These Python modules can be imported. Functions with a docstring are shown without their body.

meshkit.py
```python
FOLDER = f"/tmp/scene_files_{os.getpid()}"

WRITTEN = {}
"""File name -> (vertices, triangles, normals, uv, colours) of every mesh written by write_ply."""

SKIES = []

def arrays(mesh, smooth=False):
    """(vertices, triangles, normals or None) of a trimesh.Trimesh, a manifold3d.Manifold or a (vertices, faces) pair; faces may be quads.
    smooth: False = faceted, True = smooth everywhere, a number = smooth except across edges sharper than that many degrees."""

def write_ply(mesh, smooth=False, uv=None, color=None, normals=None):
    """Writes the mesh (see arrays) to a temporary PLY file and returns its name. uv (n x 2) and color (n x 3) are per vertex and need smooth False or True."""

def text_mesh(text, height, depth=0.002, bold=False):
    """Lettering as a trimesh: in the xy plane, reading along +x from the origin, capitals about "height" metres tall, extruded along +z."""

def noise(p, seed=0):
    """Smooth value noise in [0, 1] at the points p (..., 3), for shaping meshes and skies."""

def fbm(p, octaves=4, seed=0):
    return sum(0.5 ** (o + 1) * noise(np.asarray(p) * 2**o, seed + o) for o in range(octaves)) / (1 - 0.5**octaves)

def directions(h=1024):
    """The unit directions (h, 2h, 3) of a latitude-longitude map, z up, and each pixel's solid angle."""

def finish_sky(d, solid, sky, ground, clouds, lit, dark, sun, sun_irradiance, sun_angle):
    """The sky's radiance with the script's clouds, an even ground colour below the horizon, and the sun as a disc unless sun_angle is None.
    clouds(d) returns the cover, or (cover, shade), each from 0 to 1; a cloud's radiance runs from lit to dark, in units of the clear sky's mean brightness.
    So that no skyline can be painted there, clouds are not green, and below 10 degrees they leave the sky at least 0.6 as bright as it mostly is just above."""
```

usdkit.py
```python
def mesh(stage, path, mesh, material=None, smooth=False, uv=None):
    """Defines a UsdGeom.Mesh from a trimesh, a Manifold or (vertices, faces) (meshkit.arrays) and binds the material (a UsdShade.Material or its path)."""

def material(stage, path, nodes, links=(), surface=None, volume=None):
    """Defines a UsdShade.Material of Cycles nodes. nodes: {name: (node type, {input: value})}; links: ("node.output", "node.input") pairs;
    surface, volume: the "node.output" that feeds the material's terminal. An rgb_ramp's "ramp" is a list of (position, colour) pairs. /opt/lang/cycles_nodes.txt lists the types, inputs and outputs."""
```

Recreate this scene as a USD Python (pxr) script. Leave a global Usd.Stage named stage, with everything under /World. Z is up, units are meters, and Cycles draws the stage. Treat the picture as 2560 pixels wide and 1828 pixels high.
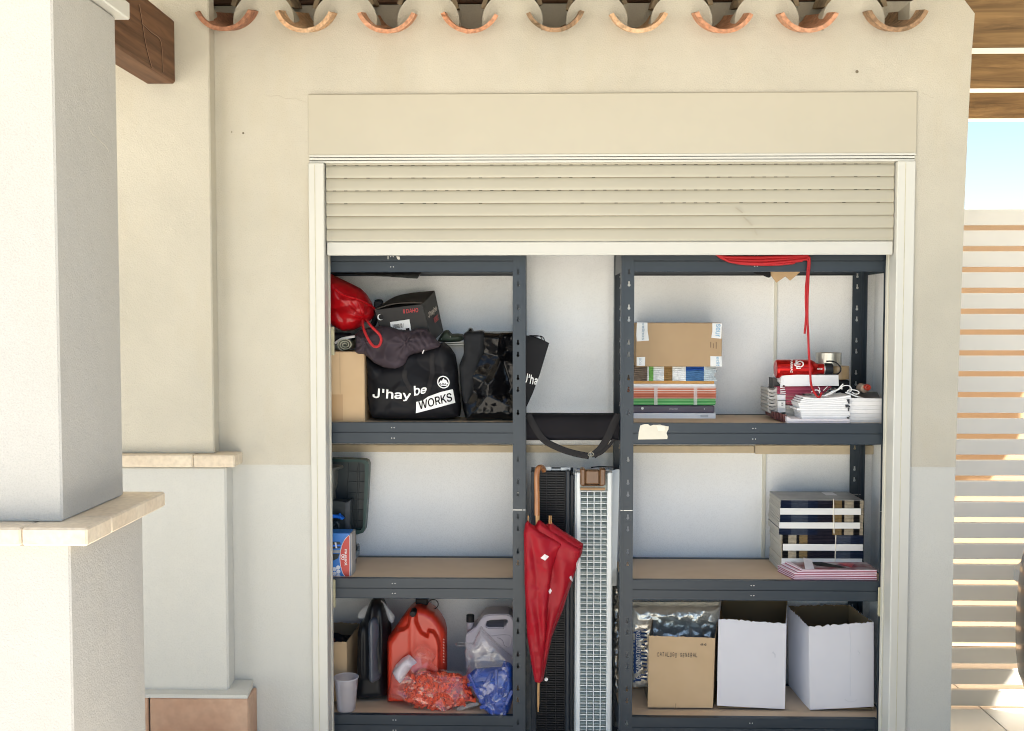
import math, numpy as np, trimesh, usdkit, meshkit
from pxr import Usd, UsdGeom, UsdLux, UsdShade, Gf, Sdf
from scipy.spatial import Delaunay, ConvexHull
from scipy.interpolate import LinearNDInterpolator, NearestNDInterpolator
import shapely
from shapely.geometry import Polygon, Point, box as sbox, LineString
from shapely import affinity
PI = math.pi
stage = Usd.Stage.CreateInMemory()
UsdGeom.SetStageUpAxis(stage, UsdGeom.Tokens.z)
UsdGeom.SetStageMetersPerUnit(stage, 1.0)
UsdGeom.Xform.Define(stage, '/World')
UsdGeom.Scope.Define(stage, '/World/Looks')

# ------------------------------------------------------------------ camera, sky, sun, exposure
FPX, CX, CY = 2611.0, 1280.0, 914.0           # focal length in pixels of the 2560 x 1828 photograph
EYE = np.array([0.0, 0.0, 1.5])
PITCH, YAW = math.atan(121 / FPX), math.atan(60 / FPX)
EXPOSURE = 2.27
SKY_STRENGTH, SUN_INTENSITY = 0.052, 1.25
SUN_DIR = np.array([0.50, -0.30, 0.81]); SUN_DIR /= np.linalg.norm(SUN_DIR)
cp, sp = math.cos(-PITCH), math.sin(-PITCH)
ay = PI / 2 - PITCH
RX = np.array([[1, 0, 0], [0, math.cos(ay), -math.sin(ay)], [0, math.sin(ay), math.cos(ay)]])
RZ = np.array([[math.cos(YAW), -math.sin(YAW), 0], [math.sin(YAW), math.cos(YAW), 0], [0, 0, 1]])
RC = RZ @ RX
cam = UsdGeom.Camera.Define(stage, '/World/camera')
m4 = np.eye(4); m4[:3, :3] = RC; m4[:3, 3] = EYE
cam.AddTransformOp().Set(Gf.Matrix4d(*m4.T.ravel().tolist()))
cam.CreateHorizontalApertureAttr(36.0); cam.CreateVerticalApertureAttr(36.0 * 731 / 1024)
cam.CreateFocalLengthAttr(36.0 * FPX / 2560)
cam.CreateClippingRangeAttr(Gf.Vec2f(0.05, 2000))
cam.CreateExposureAttr(EXPOSURE)

el = math.asin(SUN_DIR[2]); az = math.atan2(SUN_DIR[0], SUN_DIR[1])
sky = UsdLux.DomeLight.Define(stage, '/World/sky')
skym = usdkit.material(stage, '/World/Looks/sky_look', {
    'sky': ('sky_texture', {'sky_type': 'single_scattering', 'sun_disc': False, 'sun_elevation': el, 'sun_rotation': az, 'altitude': 50.0, 'air_density': 1.0, 'aerosol_density': 0.35}),
    'bg': ('background_shader', {'strength': SKY_STRENGTH})}, [('sky.color', 'bg.color')], surface='bg.background')
UsdShade.MaterialBindingAPI.Apply(sky.GetPrim()).Bind(skym)
sky.GetPrim().SetCustomDataByKey('kind', 'structure')
sun = UsdLux.DistantLight.Define(stage, '/World/sun')
sun.CreateIntensityAttr(SUN_INTENSITY); sun.CreateNormalizeAttr(True); sun.CreateAngleAttr(0.53)
sun.CreateColorAttr(Gf.Vec3f(1.0, 0.95, 0.86))
zax = SUN_DIR; xax = np.cross([0, 0, 1], zax); xax /= np.linalg.norm(xax); yax = np.cross(zax, xax)
ms = np.eye(4); ms[:3, 0], ms[:3, 1], ms[:3, 2] = xax, yax, zax
sun.AddTransformOp().Set(Gf.Matrix4d(*ms.T.ravel().tolist()))

# ------------------------------------------------------------------ helpers
def at(px, py, Y):
    """the point of the plane y = Y that the photograph's pixel (px, py) shows"""
    d = RC @ np.array([(px - CX) / FPX, -(py - CY) / FPX, -1.0])
    return EYE + d * (Y / d[1])
def X(px, Y, py=914): return at(px, py, Y)[0]
def Z(py, Y, px=1280): return at(px, py, Y)[2]
def reg(x0, y0, s): return lambda x, y: (x0 + x / s, y0 + y / s)
rA, rB, rC, rD = reg(0, 0, 2.5375), reg(440, 0, 2.5278), reg(1300, 0, 1.8056), reg(0, 1000, 1.9613)
rE, rF, rG, rH = reg(800, 620, 3.2483), reg(1540, 600, 3.0071), reg(800, 1100, 2.2308), reg(1280, 1000, 1.9625)
rI, rJ, rK, rL = reg(1540, 1100, 2.2314), reg(2160, 0, 2.03), reg(2160, 1000, 1.9625), reg(740, 360, 2.844)
rO, r1, r2, r3 = reg(1280, 600, 2.706), reg(1900, 860, 6.691), reg(1560, 780, 5.6), reg(820, 1130, 4.777)
r4, r5, r6 = reg(1290, 1150, 4.641), reg(1900, 1200, 6.0156), reg(820, 1490, 4.7396)
def mp(r, pts): return [r(x, y) for x, y in pts]

USED, ORIGIN = {}, {}
def numbered(parent, name):
    k = (parent, name); n = USED.get(k, 0); USED[k] = n + 1
    return name if n == 0 else f'{name}_{n:03d}'
def tag(p, label=None, cat=None, group=None, kind=None):
    for k, v in (('label', label), ('category', cat), ('group', group), ('kind', kind)):
        if v: p.SetCustomDataByKey(k, v)
    return p
def thing(name, label, cat, loc=(0, 0, 0), group=None, kind=None):
    path = '/World/' + numbered('/World', name)
    x = UsdGeom.Xform.Define(stage, path); x.AddTranslateOp().Set(Gf.Vec3d(*map(float, loc)))
    ORIGIN[path] = np.array(loc, float)
    tag(x.GetPrim(), label, cat, group, kind)
    return path
def tri(m, smooth=False):
    return meshkit.arrays(m, smooth)
def obj(name, mesh, material, parent=None, smooth=30, label=None, cat=None, group=None, kind=None):
    """one mesh prim, its points given in world coordinates"""
    base = parent or '/World'
    path = base + '/' + numbered(base, name)
    if isinstance(mesh, (list,)): mesh = cat_m(mesh)
    org = np.zeros(3); b = base
    while b != '/World':
        org = org + ORIGIN.get(b, 0); b = b.rsplit('/', 1)[0]
    if hasattr(mesh, 'to_mesh'):
        mm = mesh.to_mesh(); mesh = trimesh.Trimesh(mm.vert_properties[:, :3], mm.tri_verts, process=False)
    v = np.array(mesh.vertices) - org
    g = usdkit.mesh(stage, path, trimesh.Trimesh(v, mesh.faces, process=False), material, smooth)
    tag(g.GetPrim(), label, cat, group, kind)
    return path
def cat_m(l): return trimesh.util.concatenate([x for x in l if x is not None and len(x.faces)])
def single(name, mesh, material, label, cat, smooth=30, group=None, kind=None):
    return obj(name, mesh, material, None, smooth, label, cat, group, kind)
def T(v, f): return trimesh.Trimesh(np.asarray(v, float), np.asarray(f, int), process=False)
def bx(x0, x1, y0, y1, z0, z1, r=0.0):
    x0, x1 = min(x0, x1), max(x0, x1); y0, y1 = min(y0, y1), max(y0, y1); z0, z1 = min(z0, z1), max(z0, z1)
    if r <= 0:
        m = trimesh.creation.box([x1 - x0, y1 - y0, z1 - z0]); m.apply_translation([(x0 + x1) / 2, (y0 + y1) / 2, (z0 + z1) / 2]); return m
    r = min(r, .45 * (x1 - x0), .45 * (y1 - y0), .45 * (z1 - z0)); P = []
    for sx, a in ((1, x0), (-1, x1)):
        for sy, b in ((1, y0), (-1, y1)):
            for sz, c in ((1, z0), (-1, z1)):
                P += [(a, b + sy * r, c + sz * r), (a + sx * r, b, c + sz * r), (a + sx * r, b + sy * r, c)]
    return hull(P)
def hull(P):
    P = np.asarray(P, float); h = ConvexHull(P)
    m = trimesh.Trimesh(P, h.simplices, process=False)
    c = P.mean(0); n = np.cross(P[h.simplices[:, 1]] - P[h.simplices[:, 0]], P[h.simplices[:, 2]] - P[h.simplices[:, 0]])
    flip = (n * (P[h.simplices].mean(1) - c)).sum(1) < 0
    f = h.simplices.copy(); f[flip] = f[flip][:, ::-1]
    m = trimesh.Trimesh(P, f, process=False); m.remove_unreferenced_vertices(); return m
def pbox(x0, y0, x1, y1, Yf, Yb, r=0.0):
    """a box whose front face shows as the pixel rectangle, at depth Yf .. Yb"""
    xm, ym = (x0 + x1) / 2, (y0 + y1) / 2
    return bx(X(x0, Yf, ym), X(x1, Yf, ym), Yf, Yb, Z(y1, Yf, xm), Z(y0, Yf, xm), r)
def hexa(c):
    """c: 8 corners, front TL TR BR BL then back TL TR BR BL"""
    f = [(0, 3, 2), (0, 2, 1), (4, 5, 6), (4, 6, 7), (0, 1, 5), (0, 5, 4), (3, 7, 6), (3, 6, 2), (0, 4, 7), (0, 7, 3), (1, 2, 6), (1, 6, 5)]
    return T(c, f)
def phex(front, Yf, back, Yb):
    return hexa([at(x, y, Yf) for x, y in front] + [at(x, y, Yb) for x, y in back])
def ext(poly, d, y0):
    """shapely polygon in (x, z), extruded from y0 (front) to y0 + d"""
    out = []
    for g in getattr(poly, 'geoms', [poly]):
        if g.is_empty or g.area < 1e-9: continue
        m = trimesh.creation.extrude_polygon(g, d, engine='earcut')
        v = np.array(m.vertices); w = np.stack([v[:, 0], y0 + d - v[:, 2], v[:, 1]], 1)
        out.append(trimesh.Trimesh(w, m.faces, process=False))
    return cat_m(out)
def wp(pts, Y): return Polygon([at(x, y, Y)[[0, 2]] for x, y in pts]).buffer(0)
def pext(pts, Yf, d, rnd=0):
    p = wp(pts, Yf)
    if rnd: p = p.buffer(-rnd).buffer(2 * rnd, quad_segs=4).buffer(-rnd, quad_segs=4)
    return ext(p, d, Yf)
def extx(pts_yz, x0, x1):
    p = Polygon(pts_yz).buffer(0); m = trimesh.creation.extrude_polygon(p, x1 - x0, engine='earcut'); v = np.array(m.vertices)
    return trimesh.Trimesh(np.stack([x0 + v[:, 2], v[:, 0], v[:, 1]], 1), m.faces, process=False)
def spline(P, n=8, closed=False):
    P = np.asarray(P, float); k = len(P); out = []
    idx = (lambda i: P[i % k]) if closed else (lambda i: P[min(max(i, 0), k - 1)])
    for i in range(k if closed else k - 1):
        a, b, c, d = idx(i - 1), idx(i), idx(i + 1), idx(i + 2)
        for t in np.linspace(0, 1, n, endpoint=False):
            out.append(.5 * (2 * b + (c - a) * t + (2 * a - 5 * b + 4 * c - d) * t * t + (3 * b - a - 3 * c + d) * t ** 3))
    if not closed: out.append(P[-1])
    return np.array(out)
def tube(P, r, sides=8, closed=False, flat=1.0, up=None):
    P = np.asarray(P, float); n = len(P); r = np.broadcast_to(r, (n,))
    t = (np.roll(P, -1, 0) - np.roll(P, 1, 0)) if closed else np.gradient(P, axis=0)
    t /= np.linalg.norm(t, axis=1, keepdims=True) + 1e-12
    a = np.zeros_like(P); ref = np.array(up if up is not None else ([0, 1, 0] if abs(t[0][1]) < .9 else [1, 0, 0]), float)
    for i in range(n):
        ref_i = np.array(up, float) if up is not None else ref
        q = ref_i - t[i] * (ref_i @ t[i]); q /= np.linalg.norm(q) + 1e-12; a[i] = q; ref = q
    b = np.cross(t, a); ang = np.arange(sides) * 2 * PI / sides
    v = P[:, None] + r[:, None, None] * (flat * np.cos(ang)[None, :, None] * a[:, None] + np.sin(ang)[None, :, None] * b[:, None])
    F = []
    for i in range(n if closed else n - 1):
        j = (i + 1) % n
        for s in range(sides):
            u = (s + 1) % sides
            F += [(i * sides + s, i * sides + u, j * sides + u), (i * sides + s, j * sides + u, j * sides + s)]
    V = v.reshape(-1, 3)
    if not closed:
        V = np.vstack([V, P[0], P[-1]]); c0, c1 = n * sides, n * sides + 1
        for s in range(sides):
            u = (s + 1) % sides
            F += [(c0, u, s), (c1, (n - 1) * sides + s, (n - 1) * sides + u)]
    return T(V, F)
def ptube(pts, Y, r, sides=8, n=6, closed=False, flat=1.0, up=None):
    ys = np.broadcast_to(Y, (len(pts),))
    return tube(spline([at(x, y, yy) for (x, y), yy in zip(pts, ys)], n, closed), r, sides, closed, flat, up)
def band(P, w, th, up=(0, -1, 0)):
    """a flat strap: width w, thickness th, along P; up: its face normal"""
    return tube(P, w / 2, 8, False, th / w, up)
def lathe(prof, base, axis='z', n=24):
    """prof: (radius, height) pairs revolved about an axis through base"""
    prof = np.asarray(prof, float); k = len(prof); ang = np.arange(n) * 2 * PI / n
    r, h = prof[:, 0], prof[:, 1]
    V = np.stack([r[:, None] * np.cos(ang), r[:, None] * np.sin(ang), np.broadcast_to(h[:, None], (k, n))], -1).reshape(-1, 3); F = []
    for i in range(k - 1):
        for s in range(n):
            u = (s + 1) % n
            F += [(i * n + s, i * n + u, (i + 1) * n + u), (i * n + s, (i + 1) * n + u, (i + 1) * n + s)]
    if axis == 'x': V = V[:, [2, 0, 1]]
    if axis == 'y': V = V[:, [1, 2, 0]]
    return T(V + np.asarray(base), F)
def ridge(p, sc, seed=0, oct=2):
    return 1 - np.abs(2 * meshkit.fbm(np.asarray(p) * sc, oct, seed) - 1)
def crumple(x, z, seed, r, K):
    """sharp flat-facetted creases: the difference of two paraboloids built of planes"""
    rg = np.random.default_rng(seed); x0, x1, z0, z1 = x.min() - r, x.max() + r, z.min() - r, z.max() + r
    n = max(6, int((x1 - x0) * (z1 - z0) / r ** 2)); p = np.stack([x, z], 1) - [(x0 + x1) / 2, (z0 + z1) / 2]; o = []
    for k in range(2):
        c = rg.uniform([-(x1 - x0) / 2, -(z1 - z0) / 2], [(x1 - x0) / 2, (z1 - z0) / 2], (n, 2)); o.append((2 * p @ c.T - (c ** 2).sum(1)).max(1))
    return K * (o[0] - o[1])
def puff(px, Y, front=.04, back=.02, R=None, res=.006, amp=.004, sc=14, seed=1, fold=None, rnd=.004, shift=None, stretch=(1, 1)):
    """a soft closed body with the given outline: bulges towards the viewer and away, with creases. Returns (mesh, front surface y(x, z))"""
    poly = px if isinstance(px, Polygon) else wp(px, Y)
    if rnd: poly = poly.buffer(-rnd).buffer(2 * rnd, quad_segs=3).buffer(-rnd, quad_segs=3)
    if poly.geom_type != 'Polygon': poly = max(poly.geoms, key=lambda g: g.area)
    L = poly.exterior.length; nb = max(12, int(L / res))
    B = np.array([poly.exterior.interpolate(i / nb, normalized=True).coords[0] for i in range(nb)])
    x0, z0, x1, z1 = poly.bounds
    gx, gz = np.meshgrid(np.arange(x0, x1, res), np.arange(z0, z1, res * .87)); gx[::2] += res / 2
    G = np.stack([gx.ravel(), gz.ravel()], 1); rng = np.random.default_rng(seed); G += rng.uniform(-.12, .12, G.shape) * res
    inn = poly.buffer(-res * .55); G = G[shapely.contains_xy(inn, G[:, 0], G[:, 1])]
    V2 = np.vstack([B, G]); n = len(B)
    tr = Delaunay(V2).simplices; c = V2[tr].mean(1); tr = tr[shapely.contains_xy(poly.buffer(1e-6), c[:, 0], c[:, 1])]
    e1, e2 = V2[tr[:, 1]] - V2[tr[:, 0]], V2[tr[:, 2]] - V2[tr[:, 0]]; cr = e1[:, 0] * e2[:, 1] - e1[:, 1] * e2[:, 0]
    tr = tr[np.abs(cr) > 1e-10]; cr = cr[np.abs(cr) > 1e-10]; tr[cr < 0] = tr[cr < 0][:, ::-1]
    d = shapely.distance(shapely.points(V2), poly.exterior); d[:n] = 0
    if R is None: R = max(d.max() * .9, 1e-4)
    t = np.clip(d / R, 0, 1); prof = np.sqrt(np.clip(1 - (1 - t) ** 2, 0, 1))
    q = np.stack([V2[:, 0] * stretch[0], np.full(len(V2), seed * 3.1), V2[:, 1] * stretch[1]], 1)
    warp = .35 / sc * (meshkit.fbm(q * sc * .6, 2, seed + 5)[:, None] - .5)
    w = ridge(q + warp, sc, seed) ** 2 - .45
    yf = Y - front * prof - amp * w * np.minimum(1, t * 3)
    if fold is not None: yf = yf - fold(V2[:, 0], V2[:, 1]) * np.minimum(1, t * 3)
    yb = Y + back * prof
    if shift is not None: s_ = shift(V2[:, 0], V2[:, 1]); yf = yf + s_; yb = yb + s_
    Vf = np.stack([V2[:, 0], yf, V2[:, 1]], 1); Vb = np.stack([V2[n:, 0], yb[n:], V2[n:, 1]], 1)
    Vf[:n, 1] = (yf[:n] + yb[:n]) / 2
    rem = np.concatenate([np.arange(n), len(V2) + np.arange(len(V2) - n)])
    m = T(np.vstack([Vf, Vb]), np.vstack([tr, rem[tr][:, ::-1]]))
    li, ni = LinearNDInterpolator(V2, Vf[:, 1]), NearestNDInterpolator(V2, Vf[:, 1])
    def surf(x, z):
        y = li(x, z); return np.where(np.isnan(y), ni(x, z), y)
    return m, surf
def quadmap(m2, quad, Y0, surf=None, lift=.0012):
    """m2: mesh with x, y in 0..1 and z the height in metres; laid onto the pixel quad TL TR BR BL at depth Y0 or on surf(x, z)"""
    V = np.array(m2.vertices); q = np.array(quad, float)
    u, v = V[:, 0:1], V[:, 1:2]
    px = (q[3] * (1 - u) + q[2] * u) * (1 - v) + (q[0] * (1 - u) + q[1] * u) * v
    D = np.stack([(px[:, 0] - CX) / FPX, -(px[:, 1] - CY) / FPX, -np.ones(len(px))], 1) @ RC.T
    y = np.full(len(px), float(Y0))
    for _ in range(4 if surf else 1):
        P = EYE + D * (y / D[:, 1])[:, None]
        if surf: y = surf(P[:, 0], P[:, 2])
    P[:, 1] -= lift + V[:, 2]
    return T(P, m2.faces)
def unit_text(s, bold=True, shear=0, maxe=None):
    m = meshkit.text_mesh(s, 1.0, .0004, bold); v = np.array(m.vertices); v[:, 0] += shear * v[:, 1]
    lo, hi = v[:, :2].min(0), v[:, :2].max(0); v[:, :2] = (v[:, :2] - lo) / (hi - lo)
    if maxe:
        z = v[:, 2].copy(); v[:, 2] *= 1; v2, f2 = trimesh.remesh.subdivide_to_size(v, m.faces, maxe); return T(v2, f2)
    return T(v, m.faces)
def unit_poly(pts, maxe=.2, th=.0003):
    p = pts if hasattr(pts, 'geom_type') else Polygon(pts).buffer(0)
    out = []
    for g in getattr(p, 'geoms', [p]):
        m = trimesh.creation.extrude_polygon(g, th, engine='earcut'); v2, f2 = trimesh.remesh.subdivide_to_size(m.vertices, m.faces, maxe); out.append(T(v2, f2))
    return cat_m(out)
def decal(pts, Y0, surf=None, lift=.001, maxe=.006):
    """a thin flat piece (print, label, tape) whose outline is the pixel polygon, on the plane or surface"""
    P = np.array(pts, float); lo, hi = P.min(0), P.max(0)
    u = (P - lo) / (hi - lo); u[:, 1] = 1 - u[:, 1]
    me = maxe / (max(hi - lo) / FPX * Y0) if surf else 2.0
    return quadmap(unit_poly(u, me), [(lo[0], lo[1]), (hi[0], lo[1]), (hi[0], hi[1]), (lo[0], hi[1])], Y0, surf, lift)
def text(s, quad, Y0, surf=None, bold=True, shear=0, lift=.0014):
    return quadmap(unit_text(s, bold, shear, .12 if surf else None), quad, Y0, surf, lift)

# ------------------------------------------------------------------ materials
MATS = {}
def srgb(r, g, b): return tuple(((c / 255) / 12.92 if c / 255 < .04045 else ((c / 255 + .055) / 1.055) ** 2.4) for c in (r, g, b))
def mat(name, col, rough=.6, var=.1, sc=6.0, bump=0.0, bsc=120.0, metal=0.0, spec=.5, col2=None, stretch=None, coat=0, trans=0, bdist=.002, speck=0, detail=4, sheen=0, transl=None):
    if name in MATS: return MATS[name]
    c = np.array(col); c2 = np.array(col2) if col2 is not None else None
    lo, hi = np.clip(c * (1 - var), 0, 1), np.clip(c * (1 + var), 0, .92)
    ramp = [(.28, tuple(lo)), (.5, tuple(c)), (.72, tuple(hi))] if c2 is None else [(.3, tuple(c)), (.7, tuple(c2))]
    N = {'geo': ('geometry', {}), 'map': ('mapping', {'scale': stretch or (1, 1, 1)}),
         'n': ('noise_texture', {'scale': sc, 'detail': float(detail), 'roughness': .6}), 'rp': ('rgb_ramp', {'ramp': ramp}),
         'p': ('principled_bsdf', {'roughness': rough, 'metallic': metal, 'specular_ior_level': spec, 'coat_weight': float(coat), 'transmission_weight': float(trans), 'sheen_weight': float(sheen)})}
    Lk = [('geo.position', 'map.vector'), ('map.vector', 'n.vector'), ('n.fac', 'rp.fac')]
    src = 'rp.color'
    if speck:
        N['n2'] = ('noise_texture', {'scale': bsc * .8, 'detail': 2.0}); N['r2'] = ('rgb_ramp', {'ramp': [(.3, (1 - speck,) * 3), (.62, (1, 1, 1))]})
        N['mx'] = ('mix_color', {'blend_type': 'multiply', 'fac': 1.0})
        Lk += [('map.vector', 'n2.vector'), ('n2.fac', 'r2.fac'), ('rp.color', 'mx.a'), ('r2.color', 'mx.b')]; src = 'mx.result'
    Lk.append((src, 'p.base_color'))
    if bump:
        N['nb'] = ('noise_texture', {'scale': bsc, 'detail': 3.0, 'roughness': .55}); N['b'] = ('bump', {'strength': bump, 'distance': bdist})
        Lk += [('map.vector', 'nb.vector'), ('nb.fac', 'b.height'), ('b.normal', 'p.normal')]
    out = 'p.BSDF'
    if transl:
        N['t'] = ('translucent_bsdf', {'color': transl[0]}); N['mc'] = ('mix_closure', {'fac': transl[1]})
        Lk += [('p.BSDF', 'mc.closure1'), ('t.BSDF', 'mc.closure2')]; out = 'mc.closure'
    MATS[name] = usdkit.material(stage, '/World/Looks/' + name, N, Lk, surface=out)
    return MATS[name]
def clear_mat(name, tint=(.95, .95, .97), milk=.06, bsc=40, bump=.6, milkcol=(.8, .8, .82), rough=.08, ior=1.35, gloss=0.0):
    """thin clear plastic: see-through, glossy creases, a little milky"""
    if name in MATS: return MATS[name]
    N = {'geo': ('geometry', {}), 'n': ('noise_texture', {'scale': bsc, 'detail': 3.0, 'distortion': 1.2}), 'b': ('bump', {'strength': bump, 'distance': .006}),
         't': ('transparent_bsdf', {'color': tint}), 'g': ('glossy_bsdf', {'roughness': rough, 'color': (.95, .95, .95)}),
         'd': ('diffuse_bsdf', {'color': milkcol}), 'f': ('layer_weight', {'blend': .5}), 'pw': ('math', {'math_type': 'power', 'value2': 4.5 - ior}), 'm1': ('mix_closure', {'fac': milk}), 'm2': ('mix_closure', {}), 'ma': ('math', {'math_type': 'multiply_add', 'value2': .55, 'value3': gloss + .03, 'use_clamp': True})}
    Lk = [('geo.position', 'n.vector'), ('n.fac', 'b.height'), ('b.normal', 'g.normal'), ('b.normal', 'f.normal'), ('t.BSDF', 'm1.closure1'), ('d.BSDF', 'm1.closure2'),
          ('f.facing', 'pw.value1'), ('pw.value', 'ma.value1'), ('ma.value', 'm2.fac'), ('m1.closure', 'm2.closure1'), ('g.BSDF', 'm2.closure2')]
    MATS[name] = usdkit.material(stage, '/World/Looks/' + name, N, Lk, surface='m2.closure')
    return MATS[name]
# plaster with trowel mottling, faint dirt and fine grain
def plaster(name, col, mottling=.10, bump=.6, bsc=260., dirt=.30, dirtcol=(.55, .49, .38), bdist=.0025):
    if name in MATS: return MATS[name]
    c = np.array(col)
    N = {'geo': ('geometry', {}), 'n1': ('noise_texture', {'scale': 2.2, 'detail': 5.0, 'roughness': .62}), 'r1': ('rgb_ramp', {'ramp': [(.3, tuple(c * (1 - mottling))), (.7, tuple(np.clip(c * (1 + mottling * .6), 0, .9)))]}),
         'map': ('mapping', {'scale': (1.6, 1.6, .55)}), 'n2': ('noise_texture', {'scale': 3.4, 'detail': 7.0, 'roughness': .7}), 'r2': ('rgb_ramp', {'ramp': [(.5, (0, 0, 0)), (.78, (dirt,) * 3)]}),
         'mx': ('mix_color', {'blend_type': 'mix', 'b': tuple(c * np.array(dirtcol) / .62)}),
         'n4': ('noise_texture', {'scale': 340., 'detail': 2.0}), 'r4': ('rgb_ramp', {'ramp': [(.3, (.86,) * 3), (.55, (1, 1, 1))]}), 'm4': ('mix_color', {'blend_type': 'multiply', 'fac': .7}),
         'n3': ('noise_texture', {'scale': bsc, 'detail': 4.0, 'roughness': .6}), 'n5': ('noise_texture', {'scale': 9.0, 'detail': 3.0}), 'ad': ('math', {'math_type': 'multiply_add', 'value2': 3.0}),
         'b': ('bump', {'strength': bump, 'distance': bdist}), 'p': ('principled_bsdf', {'roughness': .85, 'specular_ior_level': .25})}
    Lk = [('geo.position', 'n1.vector'), ('geo.position', 'map.vector'), ('map.vector', 'n2.vector'), ('geo.position', 'n3.vector'), ('geo.position', 'n4.vector'), ('geo.position', 'n5.vector'),
          ('n1.fac', 'r1.fac'), ('n2.fac', 'r2.fac'), ('r2.color', 'mx.fac'), ('r1.color', 'mx.a'), ('n4.fac', 'r4.fac'), ('mx.result', 'm4.a'), ('r4.color', 'm4.b'), ('m4.result', 'p.base_color'),
          ('n5.fac', 'ad.value1'), ('n3.fac', 'ad.value3'), ('ad.value', 'b.height'), ('b.normal', 'p.normal')]
    MATS[name] = usdkit.material(stage, '/World/Looks/' + name, N, Lk, surface='p.BSDF')
    return MATS[name]
def wood(name, a, b, axis='x', sc=5.0, rough=.65):
    if name in MATS: return MATS[name]
    st = {'x': (.6, 9, 9), 'y': (9, .6, 9), 'z': (9, 9, .6)}[axis]
    N = {'geo': ('geometry', {}), 'map': ('mapping', {'scale': st}), 'n': ('noise_texture', {'scale': sc, 'detail': 6.0, 'roughness': .65, 'distortion': .6}), 'rp': ('rgb_ramp', {'ramp': [(.3, a), (.52, tuple(np.array(a) * .5 + np.array(b) * .5)), (.7, b)]}),
         'v': ('voronoi_texture', {'scale': 3.2, 'randomness': 1.0}), 'rv': ('rgb_ramp', {'ramp': [(.02, (.25, .2, .16)), (.09, (.6, .55, .5)), (.16, (1, 1, 1))]}), 'mv': ('mapping', {'scale': {'x': (1, 2, 2), 'y': (2, 1, 2), 'z': (2, 2, 1)}[axis]}),
         'mx': ('mix_color', {'blend_type': 'multiply', 'fac': .85}), 'b': ('bump', {'strength': .5, 'distance': .003}), 'p': ('principled_bsdf', {'roughness': rough, 'specular_ior_level': .35})}
    Lk = [('geo.position', 'map.vector'), ('map.vector', 'n.vector'), ('n.fac', 'rp.fac'), ('geo.position', 'mv.vector'), ('mv.vector', 'v.vector'), ('v.distance', 'rv.fac'), ('rp.color', 'mx.a'), ('rv.color', 'mx.b'),
          ('mx.result', 'p.base_color'), ('n.fac', 'b.height'), ('b.normal', 'p.normal')]
    MATS[name] = usdkit.material(stage, '/World/Looks/' + name, N, Lk, surface='p.BSDF')
    return MATS[name]
PLA = plaster('plaster_cream', (.515, .482, .40))
PLB = plaster('plaster_dado', (.555, .55, .505), .03, .3, 180., .08)
PLC = plaster('plaster_column', (.47, .455, .418), .04, .55, 240., .1)
PLI = plaster('room_paint', (.88, .89, .88), .02, .12, 120., .07)
STONE = mat('ledge_stone', (.60, .49, .36), .7, .18, 9, .4, 90, col2=(.70, .61, .47), speck=.12)
TERRA = mat('terracotta_plinth', (.40, .23, .145), .6, .2, 7, .3, 60, col2=(.52, .34, .23), speck=.1)
FRAME = mat('cream_frame', (.58, .57, .515), .35, .03, 3, spec=.5)
SHUT = mat('shutter_cream', (.395, .368, .29), .4, .03, 4, .08, 300, bdist=.001)
WHITEAL = mat('white_aluminium', (.54, .53, .48), .3, .02, 3)
GAP = mat('dark_joint', (.05, .045, .035), .9)
CREAMSEAL = mat('old_seal', (.5, .47, .33), .7, .2, 30)

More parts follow.
